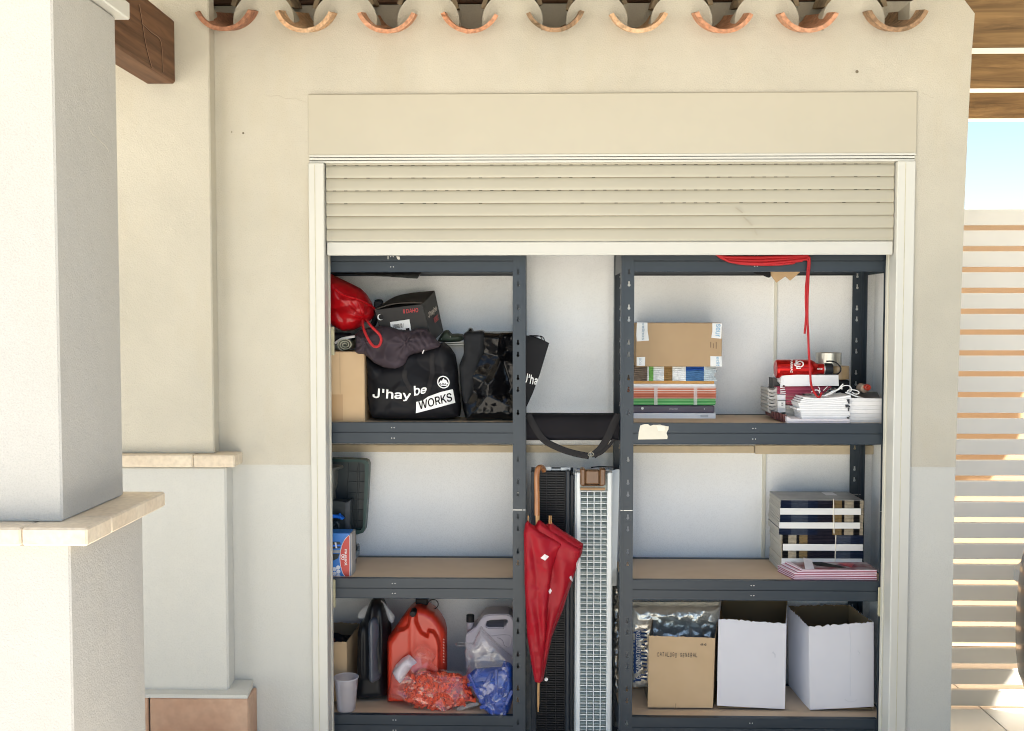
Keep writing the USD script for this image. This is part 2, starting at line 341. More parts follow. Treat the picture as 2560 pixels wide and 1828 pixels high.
YW = 3.20                                       # front face of the storage room's wall
# ------------------------------------------------------------------ ground
GROUND = mat('paving', (.60, .565, .51), .75, .1, 2.0, .3, 60)
TILEM = mat('floor_tile_glaze', (.80, .77, .70), .22, .05, 2.5, spec=.6)
ground = thing('ground', None, None, kind='structure')
gx = [-60, -10, -4, 1.3, 4, 10, 60]
obj('paving', T([(-70, -70, -.006), (70, -70, -.006), (70, 70, -.006), (-70, 70, -.006)], [(0, 1, 2), (0, 2, 3)]), GROUND, ground)
rng = np.random.default_rng(4)
TS = .40
for i in range(-1, 5):
    for j in range(0, 8):
        x0, y0 = 1.31 + i * TS, 1.20 + j * TS - .03
        if y0 + TS > 4.4: continue
        obj('floor_tile', bx(x0 + .0025, x0 + TS - .0025, y0 + .0025, y0 + TS - .0025, -.004, rng.uniform(0, .0012), .0015), TILEM, ground)
# ------------------------------------------------------------------ the storage room
room = thing('storage_room', 'cream rendered storage room with terracotta roof tiles along its top and an open front', 'building', (0, YW, 0))
cxs = [558, 760, 966, 1175, 1387, 1597, 1811, 2023, 2245]
def wpt(x, y): return tuple(at(x, y, YW)[[0, 2]])
right_edge = [(2377, 1828), (2387, 1255), (2394, 1000), (2401, 800), (2411, 523), (2421, 296), (2430, 123), (2437, 34), (2411, 0), (2385, -22), (2340, -28)]
zs = Z(1164, YW)                                # where the smoother dado paint begins
body = Polygon([(-2.6, 0)] + [(wpt(*p)[0], wpt(*p)[1]) for p in right_edge[:1]][:0] + [(wpt(2377, 1828)[0] - .004, 0)] + [wpt(*p) for p in right_edge] + [wpt(2275, 5), wpt(2272, 76), wpt(400, 76), (-2.6, wpt(400, 76)[1])]).buffer(0)
humps = []
rh = np.random.default_rng(8)
cc = [cxs[0] - 202] + cxs
for a, b in zip(cc[:-1], cc[1:]):
    c0, cz = wpt((a + b) / 2, 52); e = Point(0, 0).buffer(1, quad_segs=24)
    e = affinity.scale(e, .094 + rh.uniform(-.003, .003), .088 + rh.uniform(-.003, .004)); humps.append(affinity.translate(e, c0, cz))
wall_poly = shapely.union_all([body] + humps)
wall_poly = wall_poly.difference(shapely.union_all([Point(*wpt(c, 36)).buffer(.0) for c in cxs]))
x0o, x1o = X(770, 3.188, 320) + .0015, X(2293, 3.188, 320) - .0035; zt = Z(234, 3.192) - .0015
opening = sbox(x0o, -1, x1o, zt)
wall_poly = wall_poly.difference(opening)
upper = wall_poly.intersection(sbox(-9, zs, 9, 9)); lower = wall_poly.intersection(sbox(-9, -1, 9, zs))
obj('wall', ext(upper, .10, YW), PLA, room)
obj('dado', ext(lower, .10, YW + .0025), PLB, room, label='smoother greyer painted band of wall below shoulder height')
# little marks on the plaster
HOLE = mat('plug_hole', (.16, .13, .09), .9, .2, 60)
for (px, py), r in (((1470 / 2.5375, 838 / 2.5375), .0022), ((1543 / 2.5375, 845 / 2.5375), .0034), (rC(1521, 324), .0050)):
    p = at(px, py, YW); obj('plug_hole', lathe([(0, 0), (r, .0006), (r * .8, .0012), (0, .0014)], (p[0], YW - .001, p[2]), 'y', 9), HOLE, room)
CRACK = mat('hairline_crack', (.42, .38, .30), .95)
for pts in ([(1690, 603), (1720, 612), (1760, 606), (1800, 622), (1830, 628), (1870, 624), (1900, 636), (1945, 650)],):
    obj('crack', ptube(mp(rA, pts), YW - .0001, .0005, 4, 3), CRACK, room)
obj('crack', ptube(mp(rC, [(1812, 414), (1822, 424), (1838, 428), (1850, 438), (1868, 440)]), YW - .0002, .0005, 4, 3), CRACK, room)
# inside of the room
YB = 3.655
xl, xr = X(640, 3.30), X(2182, YB, 1000)
zc, zf = 2.02, 0.004
obj('back_wall', bx(xl - .1, xr + .1, YB, YB + .10, 0, 2.36), PLI, room)
obj('side_wall', bx(xl - .1, xl, YW + .1, YB, zf, zc), PLI, room)
obj('side_wall', bx(xr, xr + .05, YW + .1, YB, zf, zc), PLI, room)
obj('outer_side_wall', bx(xr + .052, wpt(2377, 1828)[0] - .006, YW + .1, YB + .1, 0, 2.36), PLA, room)
obj('ceiling', bx(xl, xr, YW + .1, YB, zc, zc + .08), PLI, room)
obj('room_floor', bx(xl, xr, YW + .02, YB, -.02, zf), GROUND, room)
obj('slab', bx(-2.6, wpt(2377, 1828)[0] - .006, YW + .1, YB + .1, 2.12, 2.30), PLA, room)
BATT = mat('old_timber_batten', (.56, .47, .33), .75, .12, 10, .2, 80)
bz0, bz1 = Z(1130, YB), Z(1112, YB)
obj('batten', bx(xl, X(1886, YB), YB - .016, YB, bz0, bz1, .002), BATT, room)
obj('batten', bx(X(1888, YB), xr, YB - .019, YB, Z(1132, YB), Z(1110, YB), .002), BATT, room)
TRIM = mat('wall_trim', (.68, .66, .56), .6, .05)
obj('wall_trim', bx(X(1934, YB, 870), X(1941, YB, 870), YB - .007, YB, bz1, zc, .001), TRIM, room)
obj('wall_trim', bx(X(1904, YB, 1270), X(1913, YB, 1270), YB - .007, YB, zf, bz0, .001), TRIM, room)
# roof tiles along the top
TM = [mat('tile_red', (.30, .115, .06), .75, .2, 16, .3, 120, col2=(.48, .23, .13), speck=.45), mat('tile_peach', (.62, .36, .19), .75, .2, 14, .3, 120, col2=(.72, .48, .29), speck=.45),
      mat('tile_orange', (.55, .24, .12), .75, .2, 15, .3, 120, col2=(.66, .36, .22), speck=.45), mat('tile_brown', (.17, .115, .06), .8, .2, 18, .3, 120, col2=(.50, .30, .17), speck=.45)]
COVM = mat('tile_lichen', (.13, .095, .06), .85, .3, 24, .4, 120, col2=(.34, .26, .16))
def halfpipe(R, th, half, y0, y1, z0, dz, up=1, taper=0.0, n=18, roll=0.0, rough=0.0, seed=0):
    a = np.linspace(-half, half, n) + roll; V = []; rr = np.random.default_rng(seed)
    for k, (y, zz) in enumerate(((y0, z0), (y0 + .012, z0 + .012 * (dz / (y1 - y0))), (y1, z0 + dz))):
        t = 1 - taper * (y - y0) / (y1 - y0)
        for r in (R * t, (R - th) * t):
            jit = rr.normal(0, rough, n) if k == 0 else 0
            V.append(np.stack([r * np.sin(a), np.full(n, y) + jit, zz + up * (r * np.cos(a) - R)], 1))
    V = np.array(V); F = []
    def q(a0, a1, b1, b0): F.extend([(a0, a1, b1), (a0, b1, b0)])
    idx = lambda L, i: L * n + i
    for i in range(n - 1):
        q(idx(0, i), idx(0, i + 1), idx(1, i + 1), idx(1, i))           # front rim
        for k in (0, 2):
            q(idx(k, i), idx(k + 2, i), idx(k + 2, i + 1), idx(k, i + 1))
            q(idx(k + 1, i), idx(k + 1, i + 1), idx(k + 3, i + 1), idx(k + 3, i))
    for i in (0, n - 1):
        for k in (0, 2): q(idx(k, i), idx(k + 1, i), idx(k + 3, i), idx(k + 2, i))
    m = T(V.reshape(-1, 3), F); 
    return m
rt = np.random.default_rng(11)
low = [78, 82, 84, 84, 81, 83, 84, 82, 80]
for i, c in enumerate(cxs):
    yt = 3.128 - rt.uniform(0, .012)
    p = at(c, low[i], yt)
    m = halfpipe(.0935, .0125, 1.16 + rt.uniform(-.03, .05), yt, 3.45, 0, .08, -1, .12, 20, rt.uniform(-.05, .05), .0012, i)
    m.vertices[:, 2] += p[2]; m.vertices[:, 0] += p[0]
    m.apply_transform(trimesh.transformations.rotation_matrix(rt.uniform(-.05, .05), [0, 0, 1], p))
    m.fix_normals()
    obj('roof_tile', m, TM[[0, 1, 2, 2, 3, 1, 2, 2, 3][i]], room)
for i, (a, b) in enumerate(zip(cxs[:-1], cxs[1:])):
    p = at((a + b) / 2, -28, YW + .09)
    m = halfpipe(.098, .014, 1.35, YW + .06, 3.445, 0, .05, 1, .1, 20, rt.uniform(-.1, .1), .002, 40 + i)
    m.vertices += np.array([p[0], 0, p[2] + .014]); m.fix_normals()
    obj('cover_tile', m, COVM, room)
# wall of the house rising behind the little roof, with a dark timber on top
obj('house_wall', bx(-2.6, 1.22, 3.46, 3.60, 2.30, Z(10, 3.46)), PLA, room)
DARKWOOD = wood('dark_timber', (.045, .022, .012), (.12, .06, .03), 'x')
obj('wall_plate', bx(-2.6, 1.23, 3.45, 3.60, Z(10, 3.46) + .002, Z(10, 3.46) + .16, .004), DARKWOOD, room)

# ------------------------------------------------------------------ roller shutter in the opening
sh = thing('roller_shutter', 'half raised cream roller shutter with its white frame and box cover', 'shutter', (0, YW, 0))
YF = 3.188
zb = Z(386, YF)
xa, xb = X(770, YF, 320), X(2293, YF, 320)
obj('box_cover', bx(xa, xb, YF + .004, YF + .03, zb, Z(234, YF + .004), .0015), mat('box_cover_paint', (.455, .42, .333), .5, .03, 2, .12, 300, bdist=.001), sh)
obj('joint_strip', bx(xa - .0012, xb + .0012, YW - .0012, YW - .0004, Z(234, YF + .004) + .0002, Z(234, YF + .004) + .0016), mat('caulk_line', (.30, .26, .18), .9), sh)
ya = [(385.5, 391), (392.5, 398), (399.5, 405)]
for k, (u, v) in enumerate(ya):
    obj('head_rail', bx(xa + .002, xb - .002, YF + (.002, .005, .009)[k], YF + .035, Z(v, YF), Z(u, YF), .001), FRAME, sh)
xg0, xg1 = X(812, YF, 1000), X(2231, YF, 1000)
x_r0 = X(2247, YF, 500) - .004; xjr = x_r0
obj('side_frame', bx(xa, X(813, YF, 900), YF, YF + .06, 0, Z(405.5, YF), .002), FRAME, sh)
obj('side_frame', bx(xjr, xb - .002, YF, YF + .06, 0, Z(405.5, YF), .002), FRAME, sh)
obj('frame_groove', bx(X(790, YF, 900), X(791.6, YF, 900), YF - .0006, YF + .002, .02, Z(410, YF)), CREAMSEAL, sh)
obj('frame_groove', bx(xjr + .022, xjr + .024, YF - .0006, YF + .002, .02, Z(410, YF)), CREAMSEAL, sh)
ji0, ji1 = X(813, YF, 900), xjr
JAMB = mat('jamb_cream', (.66, .645, .55), .45, .04)
for s, xj in ((-1, ji0), (1, ji1)):
    for k, (d0, d1, ins) in enumerate(((YF + .061, YF + .075, .004), (YF + .0755, YF + .096, .0))):
        obj('guide_rail', bx(xj - .03 if s < 0 else xj + ins, xj - ins if s < 0 else xj + .03, d0, d1, .0, Z(405, YF), .001), JAMB if k else WHITEAL, sh)
# slats
yj = [412.7, 444.4, 476.2, 508.2, 540, 572, 604]
YS = YF + .022
SL0, SL1 = ji0 + .003, ji1 - .003
prev = 402
def slat(z0, z1, x0, x1):
    h = z1 - z0; pr = [(YS + .010, z0 + .0008), (YS + .0022, z0 + .0012), (YS + .0006, z0 + .004)]
    for t in np.linspace(.2, .8, 5): pr.append((YS - .0011 * math.sin(PI * t), z0 + h * t))
    pr += [(YS + .0006, z1 - .0035), (YS + .0026, z1 - .0010), (YS + .0065, z1 - .0003), (YS + .010, z1 - .0003)]
    m = extx([(a, b) for a, b in pr], x0, x1); m.fix_normals(); return m
for k, y in enumerate(yj):
    obj('slat', slat(Z(y, YS), Z(prev, YS), SL0, SL1), SHUT, sh, smooth=40)
    if k < 6:
        obj('slat_joint', bx(SL0 + .001, SL1 - .001, YS + .0035, YS + .009, Z(y, YS) - .0016, Z(y, YS) + .0016), mat('slat_joint_brown', (.27, .23, .16), .9), sh)  # brown strip set behind each slat joint
    prev = y
rngs = np.random.default_rng(5)
PERF = mat('slot_dark', (.07, .055, .035), .9)
for k, y in enumerate(yj[:4]):
    m = []; xx = SL0 + .02
    while xx < SL1 - .02:
        if rngs.random() < (.95, .6, .9, .45)[k]: m.append(bx(xx, xx + .010, YS + .0018, YS + .004, Z(y, YS) - .0010, Z(y, YS) + .0011))
        xx += .0345
    obj('vent_slots', cat_m(m), PERF, sh, kind='stuff')
obj('bottom_rail', bx(SL0 + .001, SL1 - .001, YS - .003, YS + .02, Z(638, YS), Z(604.5, YS), .003), WHITEAL, sh)
SCUFF = mat('scuff_grey', (.36, .33, .26), .7)
for p in ([(968, 938), (980, 938), (1008, 960), (1002, 963)], [(1003, 978), (1012, 978), (1052, 1016), (1046, 1020)], [(1050, 1034), (1058, 1034), (1074, 1062), (1068, 1064)]):
    obj('scuff', decal(mp(rC, p), YS - .0032), SCUFF, sh)
LATCH = mat('latch_plate_brass', (.40, .37, .24), .5, .2, 40)
for rr_, q, s in ((rE, (84, 640, 116, 872), -1), (rG, (64, 780, 86, 936), -1), (rF, (2024, 640, 2050, 866), 1), (rI, (1464, 822, 1486, 985), 1)):
    a, b = rr_(q[0], q[1]), rr_(q[2], q[3]); Yl = YF + .099
    obj('latch_plate', bx(X(a[0], Yl, a[1]) - (.004 if s < 0 else 0), X(b[0], Yl, b[1]) + (.004 if s > 0 else 0), Yl, Yl + .006, Z(b[1], Yl, a[0]), Z(a[1], Yl, a[0]), .002), LATCH, sh)

# ------------------------------------------------------------------ pilaster on the left
YP = 3.144
pil = thing('pilaster', 'wide cream wall pier with a stone ledge and terracotta plinth beside the shutter', 'pilaster', (-1.3, YP, 0))
xp = X(530, YP, 700); zl1 = Z(1140, 3.11); zl0 = Z(1171, 3.11)
obj('upper_pier', bx(-2.6, xp, YP, YW - .001, zl1 + .001, 2.70, .004), PLA, pil)
xq = X(569, 3.13, 1500)
obj('lower_pier', bx(-2.6, xq, 3.13, YW - .001, Z(1736, 3.13), zl0 - .001, .006), PLB, pil)
xs = X(586, 3.11, 1150); xseam = X(482, 3.11, 1150)
for a, b in ((xseam + .001, xs), (xseam - .36, xseam - .001), (xseam - .74, xseam - .362), (-2.6, xseam - .742)):
    obj('ledge_stone', bx(a, b, 3.11, YW - .001, zl0, zl1, .004), STONE, pil)
xpl = X(620, 3.095, 1790)
zp = Z(1754, 3.095)
for k, a in enumerate((xpl - .30, xpl - .605, xpl - .91, xpl - 1.215)):
    obj('plinth_tile', bx(a, a + .30 - (.0 if k else .0), 3.095, 3.107, .02, zp, .003), TERRA, pil)
obj('plinth_tile', bx(xpl - .012, xpl, 3.109, YW - .002, .02, zp, .003), TERRA, pil)
zm = Z(1734, 3.13)
mort = hexa([(-2.6, 3.097, zp + .012), (xpl - .002, 3.097, zp + .012), (xpl - .002, 3.097, zp + .001), (-2.6, 3.097, zp + .001), (-2.6, YW - .002, zm + .012), (xpl - .012, YW - .002, zm + .012), (xpl - .012, YW - .002, zp), (-2.6, YW - .002, zp)])
obj('mortar_slope', mort, PLB, pil)

# ------------------------------------------------------------------ column in front
col = thing('column', 'square cream porch column with a stone ledge, cut off by the left edge of the photo', 'column', (-1.11, 2.25, 0))
xc1 = X(150, 2.092, 1000); w = .316
zs1, zs0 = Z(1326, 2.03), Z(1372, 2.03)
xsl = X(218, 2.03, 1372)
zcap = Z(50.5, 2.44, 341)
obj('upper_shaft', bx(xc1 - w, xc1, 2.092, 2.408, zs1 + .001, zcap - .001, .004), PLC, col)
obj('lower_shaft', bx(X(181, 2.056, 1700) - .39, X(181, 2.056, 1700), 2.056, 2.444, 0, zs0 - .001, .004), PLC, col)
sl = xsl - .478; sb = 2.47
xm = X(52.5, 2.03, 1350)
obj('ledge_stone', bx(xm + .001, xsl, 2.03, 2.15, zs0, zs1, .004), STONE, col)
obj('ledge_stone', bx(sl, xm - .001, 2.03, 2.15, zs0, zs1, .004), STONE, col)
obj('ledge_stone', bx(xsl - .12, xsl - .0005, 2.152, sb, zs0 + .0005, zs1 - .0005, .004), STONE, col)
obj('ledge_stone', bx(sl, xsl - .122, 2.152, sb, zs0, zs1, .004), STONE, col)
P = []
for x, y in ((560, 800), (585, 850), (612, 872), (640, 900), (668, 925), (690, 962)):
    dd = RC @ np.array([(x / 2.5375 - CX) / FPX, -(y / 2.5375 - CY) / FPX, -1.0]); P.append(EYE + dd * (xc1 / dd[0]))
obj('crack', tube(spline(P, 4), .0006, 4), CRACK, col)
obj('capital', bx(xc1 - w - .022, xc1 + .022, 2.065, 2.44, zcap, zcap + .040, .003), FRAME, col)
obj('capital_band', bx(xc1 - w - .006, xc1 + .006, 2.08, 2.425, zcap + .0405, 2.695, .003), PLC, col)
# ------------------------------------------------------------------ timber beam from column to pilaster
BEAMW = wood('brown_beam', (.055, .022, .008), (.20, .095, .045), 'y', 4.0, .6)
bxr, bxl = X(439.4, YP, 211), X(366.5, YP, 211); b0, b1 = Z(211, YP, 400), Z(51, YP, 432)
bm = thing('timber_beam', 'dark brown weathered timber beam running from the wall pier towards the column', 'beam', ((bxl + bxr) / 2, 2.8, b0))
obj('timber', bx(bxl, bxr, 2.442, YP - .001, b0, b1, .006), BEAMW, bm)
CR = mat('timber_split', (.03, .012, .006), .9); CRL = mat('timber_split_edge', (.28, .17, .10), .8)
for pts in ([(880, 30), (900, 150), (925, 300), (960, 430)], [(895, 150), (960, 210), (1010, 250), (1025, 330), (1030, 460)]):
    P = []
    for x, y in pts:                                  # onto the plane x = bxr
        d = RC @ np.array([(x / 2.5375 - CX) / FPX, -(y / 2.5375 - CY) / FPX, -1.0]); P.append(EYE + d * ((bxr + .0003) / d[0]))
    obj('split', tube(spline(P, 5), .0014, 5), CR, bm)
    obj('split_edge', tube(spline(np.array(P) + [0, .004, .002], 5), .0012, 5), CRL, bm)

# ------------------------------------------------------------------ porch roof
roof = thing('porch_roof', 'porch roof with dark joists under a pale boarded ceiling at top right', 'roof', (0, 2, 2.7))
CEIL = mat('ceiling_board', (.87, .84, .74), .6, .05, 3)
CEIL2 = mat('translucent_roof_panel', (.86, .84, .78), .5, .03, 3, transl=((.85, .82, .74), .5))  # rear panels made translucent so sunlight brightens the ceiling
JOIST = wood('joist_wood', (.085, .048, .018), (.29, .175, .072), 'x', 3.2, .7)
ZC = 1.5 + (793 - 14 * 1.1257) / FPX * 4.09 + .002
XE, XE2, YSTEP, YE0, YE1 = 3.42, 3.16, 3.60, 1.33, 5.70  # unseen roof edges placed and stepped to steer sun and shade
ycuts = list(np.linspace(YE0, YSTEP, 6)) + list(np.linspace(YSTEP, YE1, 6))[1:]
for y0, y1 in zip(ycuts[:-1], ycuts[1:]):
    obj('ceiling_board', bx(-4.2, XE if y1 < YSTEP + .01 else XE2, y0 + .001, y1 - .001, ZC, ZC + .012), CEIL if y1 < YSTEP + .01 else CEIL2, roof)
obj('fascia', bx(-4.2, XE2, YE1 + .002, YE1 + .03, ZC - .005, ZC + .10), CEIL, roof)
obj('fascia', bx(-4.2, XE, YE0 - .03, YE0 - .002, ZC - .05, ZC + .10), CEIL, roof)
for k, (Yj, yb_) in enumerate(((4.09, 121.5), (4.80, 222), (5.54, 297))):
    zj = Z(yb_, Yj, 2490)
    obj('joist', bx(1.2, XE2 - .01, Yj, Yj + .085, zj + .0035, ZC - .001, .003), JOIST, roof)
    obj('painted_bounce_strip', bx(1.2, XE2 - .012, Yj + .002, Yj + .083, zj, zj + .003, .001), CEIL, roof)  # pale paint stands in for sunlit floor bounce on the joist undersides
for k in range(2):
    Yj = 2.95 - k * 1.05
    obj('joist', bx(-1.0 if Yj > 2 else -4.1, XE - .01, Yj - .045, Yj + .045, ZC - .14, ZC - .001, .004), JOIST, roof)
# posts that carry the far corner, outside the view
obj('post', bx(XE2 - .14, XE2 - .02, 5.40, 5.52, 0, ZC - .16, .006), JOIST, roof)

# ------------------------------------------------------------------ slatted fence and what lies behind it
YFn = 3.98
fen = thing('slatted_fence', 'cream fence of wide horizontal slats at the far right beyond the wall', 'fence', (2.0, YFn, 0))
FEN = mat('fence_paint', (.82, .78, .70), .45, .04, 3, .1, 200, bdist=.001)
FEN2 = mat('fence_post_tan', (.40, .32, .20), .6, .1, 8)  # tan of the posts behind the slats
xf0, xf1 = 1.30, 4.6
g0 = [562.6 + 52.25 * k for k in range(23)]
tops = [523] + [g + 13.4 for g in g0]
for k in range(24):
    zt_, zb_ = Z(tops[k], YFn, 2480), Z(g0[k] if k < 23 else 1766, YFn, 2480)
    obj('slat', bx(xf0, xf1, YFn, YFn + .022, zb_, zt_, .003), FEN, fen)
obj('bottom_rail', bx(xf0, xf1, YFn + .004, YFn + .03, Z(1776, YFn), Z(1767, YFn), .002), mat('rail_dark', (.03, .03, .03), .5), fen)
for x in (1.36, 2.7):
    obj('post', bx(x - .03, x + .03, YFn + .0225, YFn + .07, 0, Z(525, YFn), .003), FEN2, fen)
yw = thing('yard_wall', 'tan rendered yard wall glimpsed through the gaps of the slatted fence', 'wall', (3, 4.75, 0))
obj('render', bx(.2, 8.2, 4.75, 4.95, 0, 1.94), mat('tan_render', (.62, .43, .27), .8, .08, 4, .3, 120), yw)
obj('coping', bx(.17, 8.23, 4.72, 4.98, 1.942, 1.97, .006), mat('tan_coping', (.60, .46, .32), .7, .08, 6), yw)
sw = thing('added_boundary_wall', 'added cream boundary wall out of view to the right of the carport', 'wall', (8.1, 1, 0))  # unseen wall added to cut light from the right, later set back
obj('render', bx(8.0, 8.2, -9.0, 4.70, 0, 1.85), PLA, sw)
obj('coping', bx(7.97, 8.23, -9.03, 4.71, 1.852, 1.89, .006), STONE, sw)
# ------------------------------------------------------------------ shelving units
STEEL = mat('blue_grey_steel', (.023, .034, .046), .42, .08, 5, .12, 220, spec=.4, bdist=.0008)
STEEL2 = mat('blue_grey_steel_groove', (.028, .034, .040), .5, .06, 5)
MDF = mat('brown_board', (.50, .375, .26), .7, .10, 5, .15, 200, col2=(.58, .45, .32))
ZINC = mat('zinc_rivet', (.62, .62, .60), .35, .05, metal=.7)
YSH, DEP = 3.30, .325
LEV = [(629, 680), (1057.5, 1110), (1449.2, 1499), (1791.5, 1842.5)]
LEVZ = [(Z(a, YSH), Z(b, YSH)) for a, b in LEV]
BT = [LEVZ[0][0] - .003, LEVZ[1][0] - .0012, LEVZ[2][0] - .0012, LEVZ[3][0] - .0012]       # tops of the boards
zpost = BT[0] + .02
def keyhole(x, z):
    return shapely.union_all([Point(x, z - .0035).buffer(.0045, quad_segs=4), sbox(x - .0026, z - .003, x + .0026, z + .0085)])
def post_mesh(x0, x1, yf, outer, back=False):
    pw = x1 - x0; fl = sbox(x0 + .0, .0, x1, zpost)
    xc = (x0 + x1) / 2 - .004 * (1 if outer > 0 else -1)
    hs = []; z = .06
    for zc_ in np.arange(.05, zpost - .06, .111):
        for dz in (0, .038):
            zz = zc_ + dz
            if not any(b - .012 < zz < a + .012 for a, b in LEVZ[1:3]): hs.append(keyhole(xc, zz))
    fl = fl.difference(shapely.union_all(hs))
    m = ext(fl, .0018, yf if not back else yf - .0018)
    xs_ = x1 if outer > 0 else x0
    sgn = 1 if not back else -1
    side = bx(xs_ - (.0018 if outer > 0 else 0), xs_ + (0 if outer > 0 else .0018), yf + sgn * .0019, yf + sgn * .038, 0, zpost)
    rib = bx(xs_ - outer * .009 - .0015, xs_ - outer * .009 + .0015, yf - .0012 if not back else yf - .0032, yf + .0004 if not back else yf - .0014, 0, zpost)
    seam = bx(x0 + .0005, x1 - .0005, yf - .0008 if not back else yf - .003, yf - .0002 if not back else yf - .0024, Z(1275.6, YSH), Z(1274.4, YSH))
    return cat_m([m, side, rib]), seam
def beam_mesh(x0, x1, yf, zt_, zb_, sgn=1):
    h = zt_ - zb_; mid = zb_ + h * .52
    P = [(0, zt_), (.0, zt_ - .001), (-.0, mid + .0022), (.0032, mid + .0014), (.0032, mid - .0006), (0, mid - .0014), (0, zb_ + .0025), (.002, zb_), (.016, zb_), (.016, zb_ + .0014), (.0034, zb_ + .0016), (.0054, mid), (.0024, mid + .004), (.0024, zt_ - .006), (.02, zt_ - .006), (.02, zt_)]
    m = extx([(yf + sgn * a, b) for a, b in P], x0, x1); m.fix_normals(); return m
def shelving(label, x0, x1, rivx):
    t = thing('shelving_unit', label, 'shelving', ((x0 + x1) / 2, YSH + DEP / 2, 0), group=None)
    W = .0405
    for (a, b, o) in ((x0, x0 + W, -1), (x1 - W, x1, 1)):
        for back in (False, True):
            m, s = post_mesh(a, b, YSH if not back else YSH + DEP, o, back)
            p = obj('post', m, STEEL, t, smooth=20)
            obj('joint_line', s, ZINC, p)
    for k, (a, b) in enumerate(LEVZ):
        for yf, sg in ((YSH + .0025, 1), (YSH + DEP - .0025, -1)):
            p = obj('beam', beam_mesh(x0 + W - .002, x1 - W + .002, yf, a, b, sg), STEEL, t, smooth=15)
            if sg > 0:
                r = []
                for fz in (.76, .26):
                    for dx in (-.0042, .0042): r.append(lathe([(0, -.0012), (.0016, -.0008), (.0022, .0005)], (rivx + dx, yf, b + (a - b) * fz), 'y', 8))
                obj('rivets', cat_m(r), ZINC, p)
        for xs_ in (x0 + .0019, x1 - .0037):
            obj('side_beam', bx(xs_, xs_ + .0018, YSH + .039, YSH + DEP - .039, b, a), STEEL, t)
        obj('shelf_board', bx(x0 + .006, x1 - .006, YSH + .0065, YSH + DEP - .0065, BT[k] - .006, BT[k], .001), MDF, t)
    return t
UL1 = X(1314, YSH, 1000); UL0 = UL1 - .866
UR0 = X(1552, YSH, 1000); UR1 = X(2239, YSH, 900)
shl = shelving('blue grey steel shelving unit on the left holding bags, red canister and open case', UL0, UL1, X(982, YSH, 1080))
shr = shelving('blue grey steel shelving unit on the right holding booklets, magazines and white cartons', UR0, UR1, X(1886, YSH, 1080))
# torn label on the right unit's beam
PAPER = mat('torn_label_paper', (.70, .66, .55), .8, .05, 30)
lp = [(165, 1500), (172, 1440), (182, 1395), (215, 1384), (240, 1384), (258, 1398), (278, 1390), (305, 1390), (330, 1388), (352, 1394), (370, 1398), (396, 1402), (394, 1425), (384, 1440), (380, 1452), (388, 1480), (384, 1497)]
obj('torn_label', decal(mp(rF, lp), YSH + .0012), PAPER, shr)
obj('torn_label_corner', pext(mp(rF, [(304, 1393), (366, 1398), (370, 1432), (318, 1437)]), YSH - .004, .0012), mat('torn_label_fresh', (.80, .77, .66), .8), shr)
SCR = mat('tape_scrap', (.7, .69, .63), .5)
obj('tape_scrap', decal(mp(rE, [(620, 68), (648, 70), (650, 92), (640, 97), (628, 90)]), YSH + .0016), SCR, shl)
obj('tape_scrap', decal(mp(rE, [(550, 66), (556, 66), (556, 92), (550, 92)]), YSH + .0016), SCR, shl)

# ================================================================== left unit, upper shelf
CARD = mat('corrugated_card', (.50, .345, .19), .75, .06, 5, .12, 260, col2=(.56, .40, .235), bdist=.001)
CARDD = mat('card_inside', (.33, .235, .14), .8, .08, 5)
CARDE = mat('card_edge', (.36, .25, .14), .85, .15, 120)
BLK = mat('black_print', (.012, .011, .011), .6, spec=.25)
WHT = mat('white_print', (.82, .82, .80), .55)
def zfix(m, zb_):
    m.vertices[:, 2] += zb_ - m.vertices[:, 2].min(); return m
t = thing('cardboard_box', 'plain closed cardboard box at the left end of the upper shelf under the rolled mat', 'box', at(*rE(230, 1415), 3.34))
a, b = rE(80, 842), rE(362, 1413)
x0, x1, z0, z1 = X(a[0] - 30, 3.335, 960), X(b[0], 3.335, 960), BT[1], Z(a[1], 3.335, 870)
obj('carton', bx(x0, x1, 3.335, 3.53, z0, z1, .002), CARD, t)
obj('packing_tape', bx(X(rE(90, 0)[0], 3.335, 980), X(rE(186, 0)[0], 3.335, 980), 3.3344, 3.3349, z0 + .004, Z(rE(0, 1192)[1], 3.335)), mat('brown_tape', (.42, .27, .135), .35, .05), t)
obj('flap_seam', bx(X(rE(160, 0)[0], 3.335, 900), X(rE(160, 0)[0], 3.335, 900) + .0012, 3.3345, 3.3349, Z(rE(0, 1185)[1], 3.335), z1 - .002), CARDE, t)
# rolled mat and shoe on it
t = thing('rolled_mat', 'pale green rolled mat seen end-on on top of the left cardboard box', 'mat', at(*rE(203, 792), 3.37))
c = at(*rE(203, 800), 3.36); sp = []
for k in range(60):
    th = k / 59 * 5.4 * PI; r = .0035 + .0185 * k / 59; sp.append((c[0] + 1.15 * r * math.cos(th), 3.36, z1 + .0215 + .92 * r * math.sin(th)))
sp = np.array(sp); RM = mat('mat_green', (.40, .41, .32), .85, .08, 30, .3, 200)
V, F = [], []
for k, p in enumerate(sp):
    d = p - np.array([c[0], 3.36, z1 + .0215]); d /= np.linalg.norm(d)
    for yy in (3.36, 3.50):
        for o in (-.0013, .0013): V.append((p[0] + d[0] * o, yy, p[2] + d[2] * o))
for k in range(59):
    A, B = 4 * k, 4 * k + 4
    for q in ((0, 1, 1, 0), (2, 3, 3, 2)):
        pass
    F += [(A, A + 1, B + 1), (A, B + 1, B), (A + 2, B + 2, B + 3), (A + 2, B + 3, A + 3), (A + 1, A + 3, B + 3), (A + 1, B + 3, B + 1), (A, B, B + 2), (A, B + 2, A + 2)]
mm = T(V, F); obj('roll', mm, RM, t)
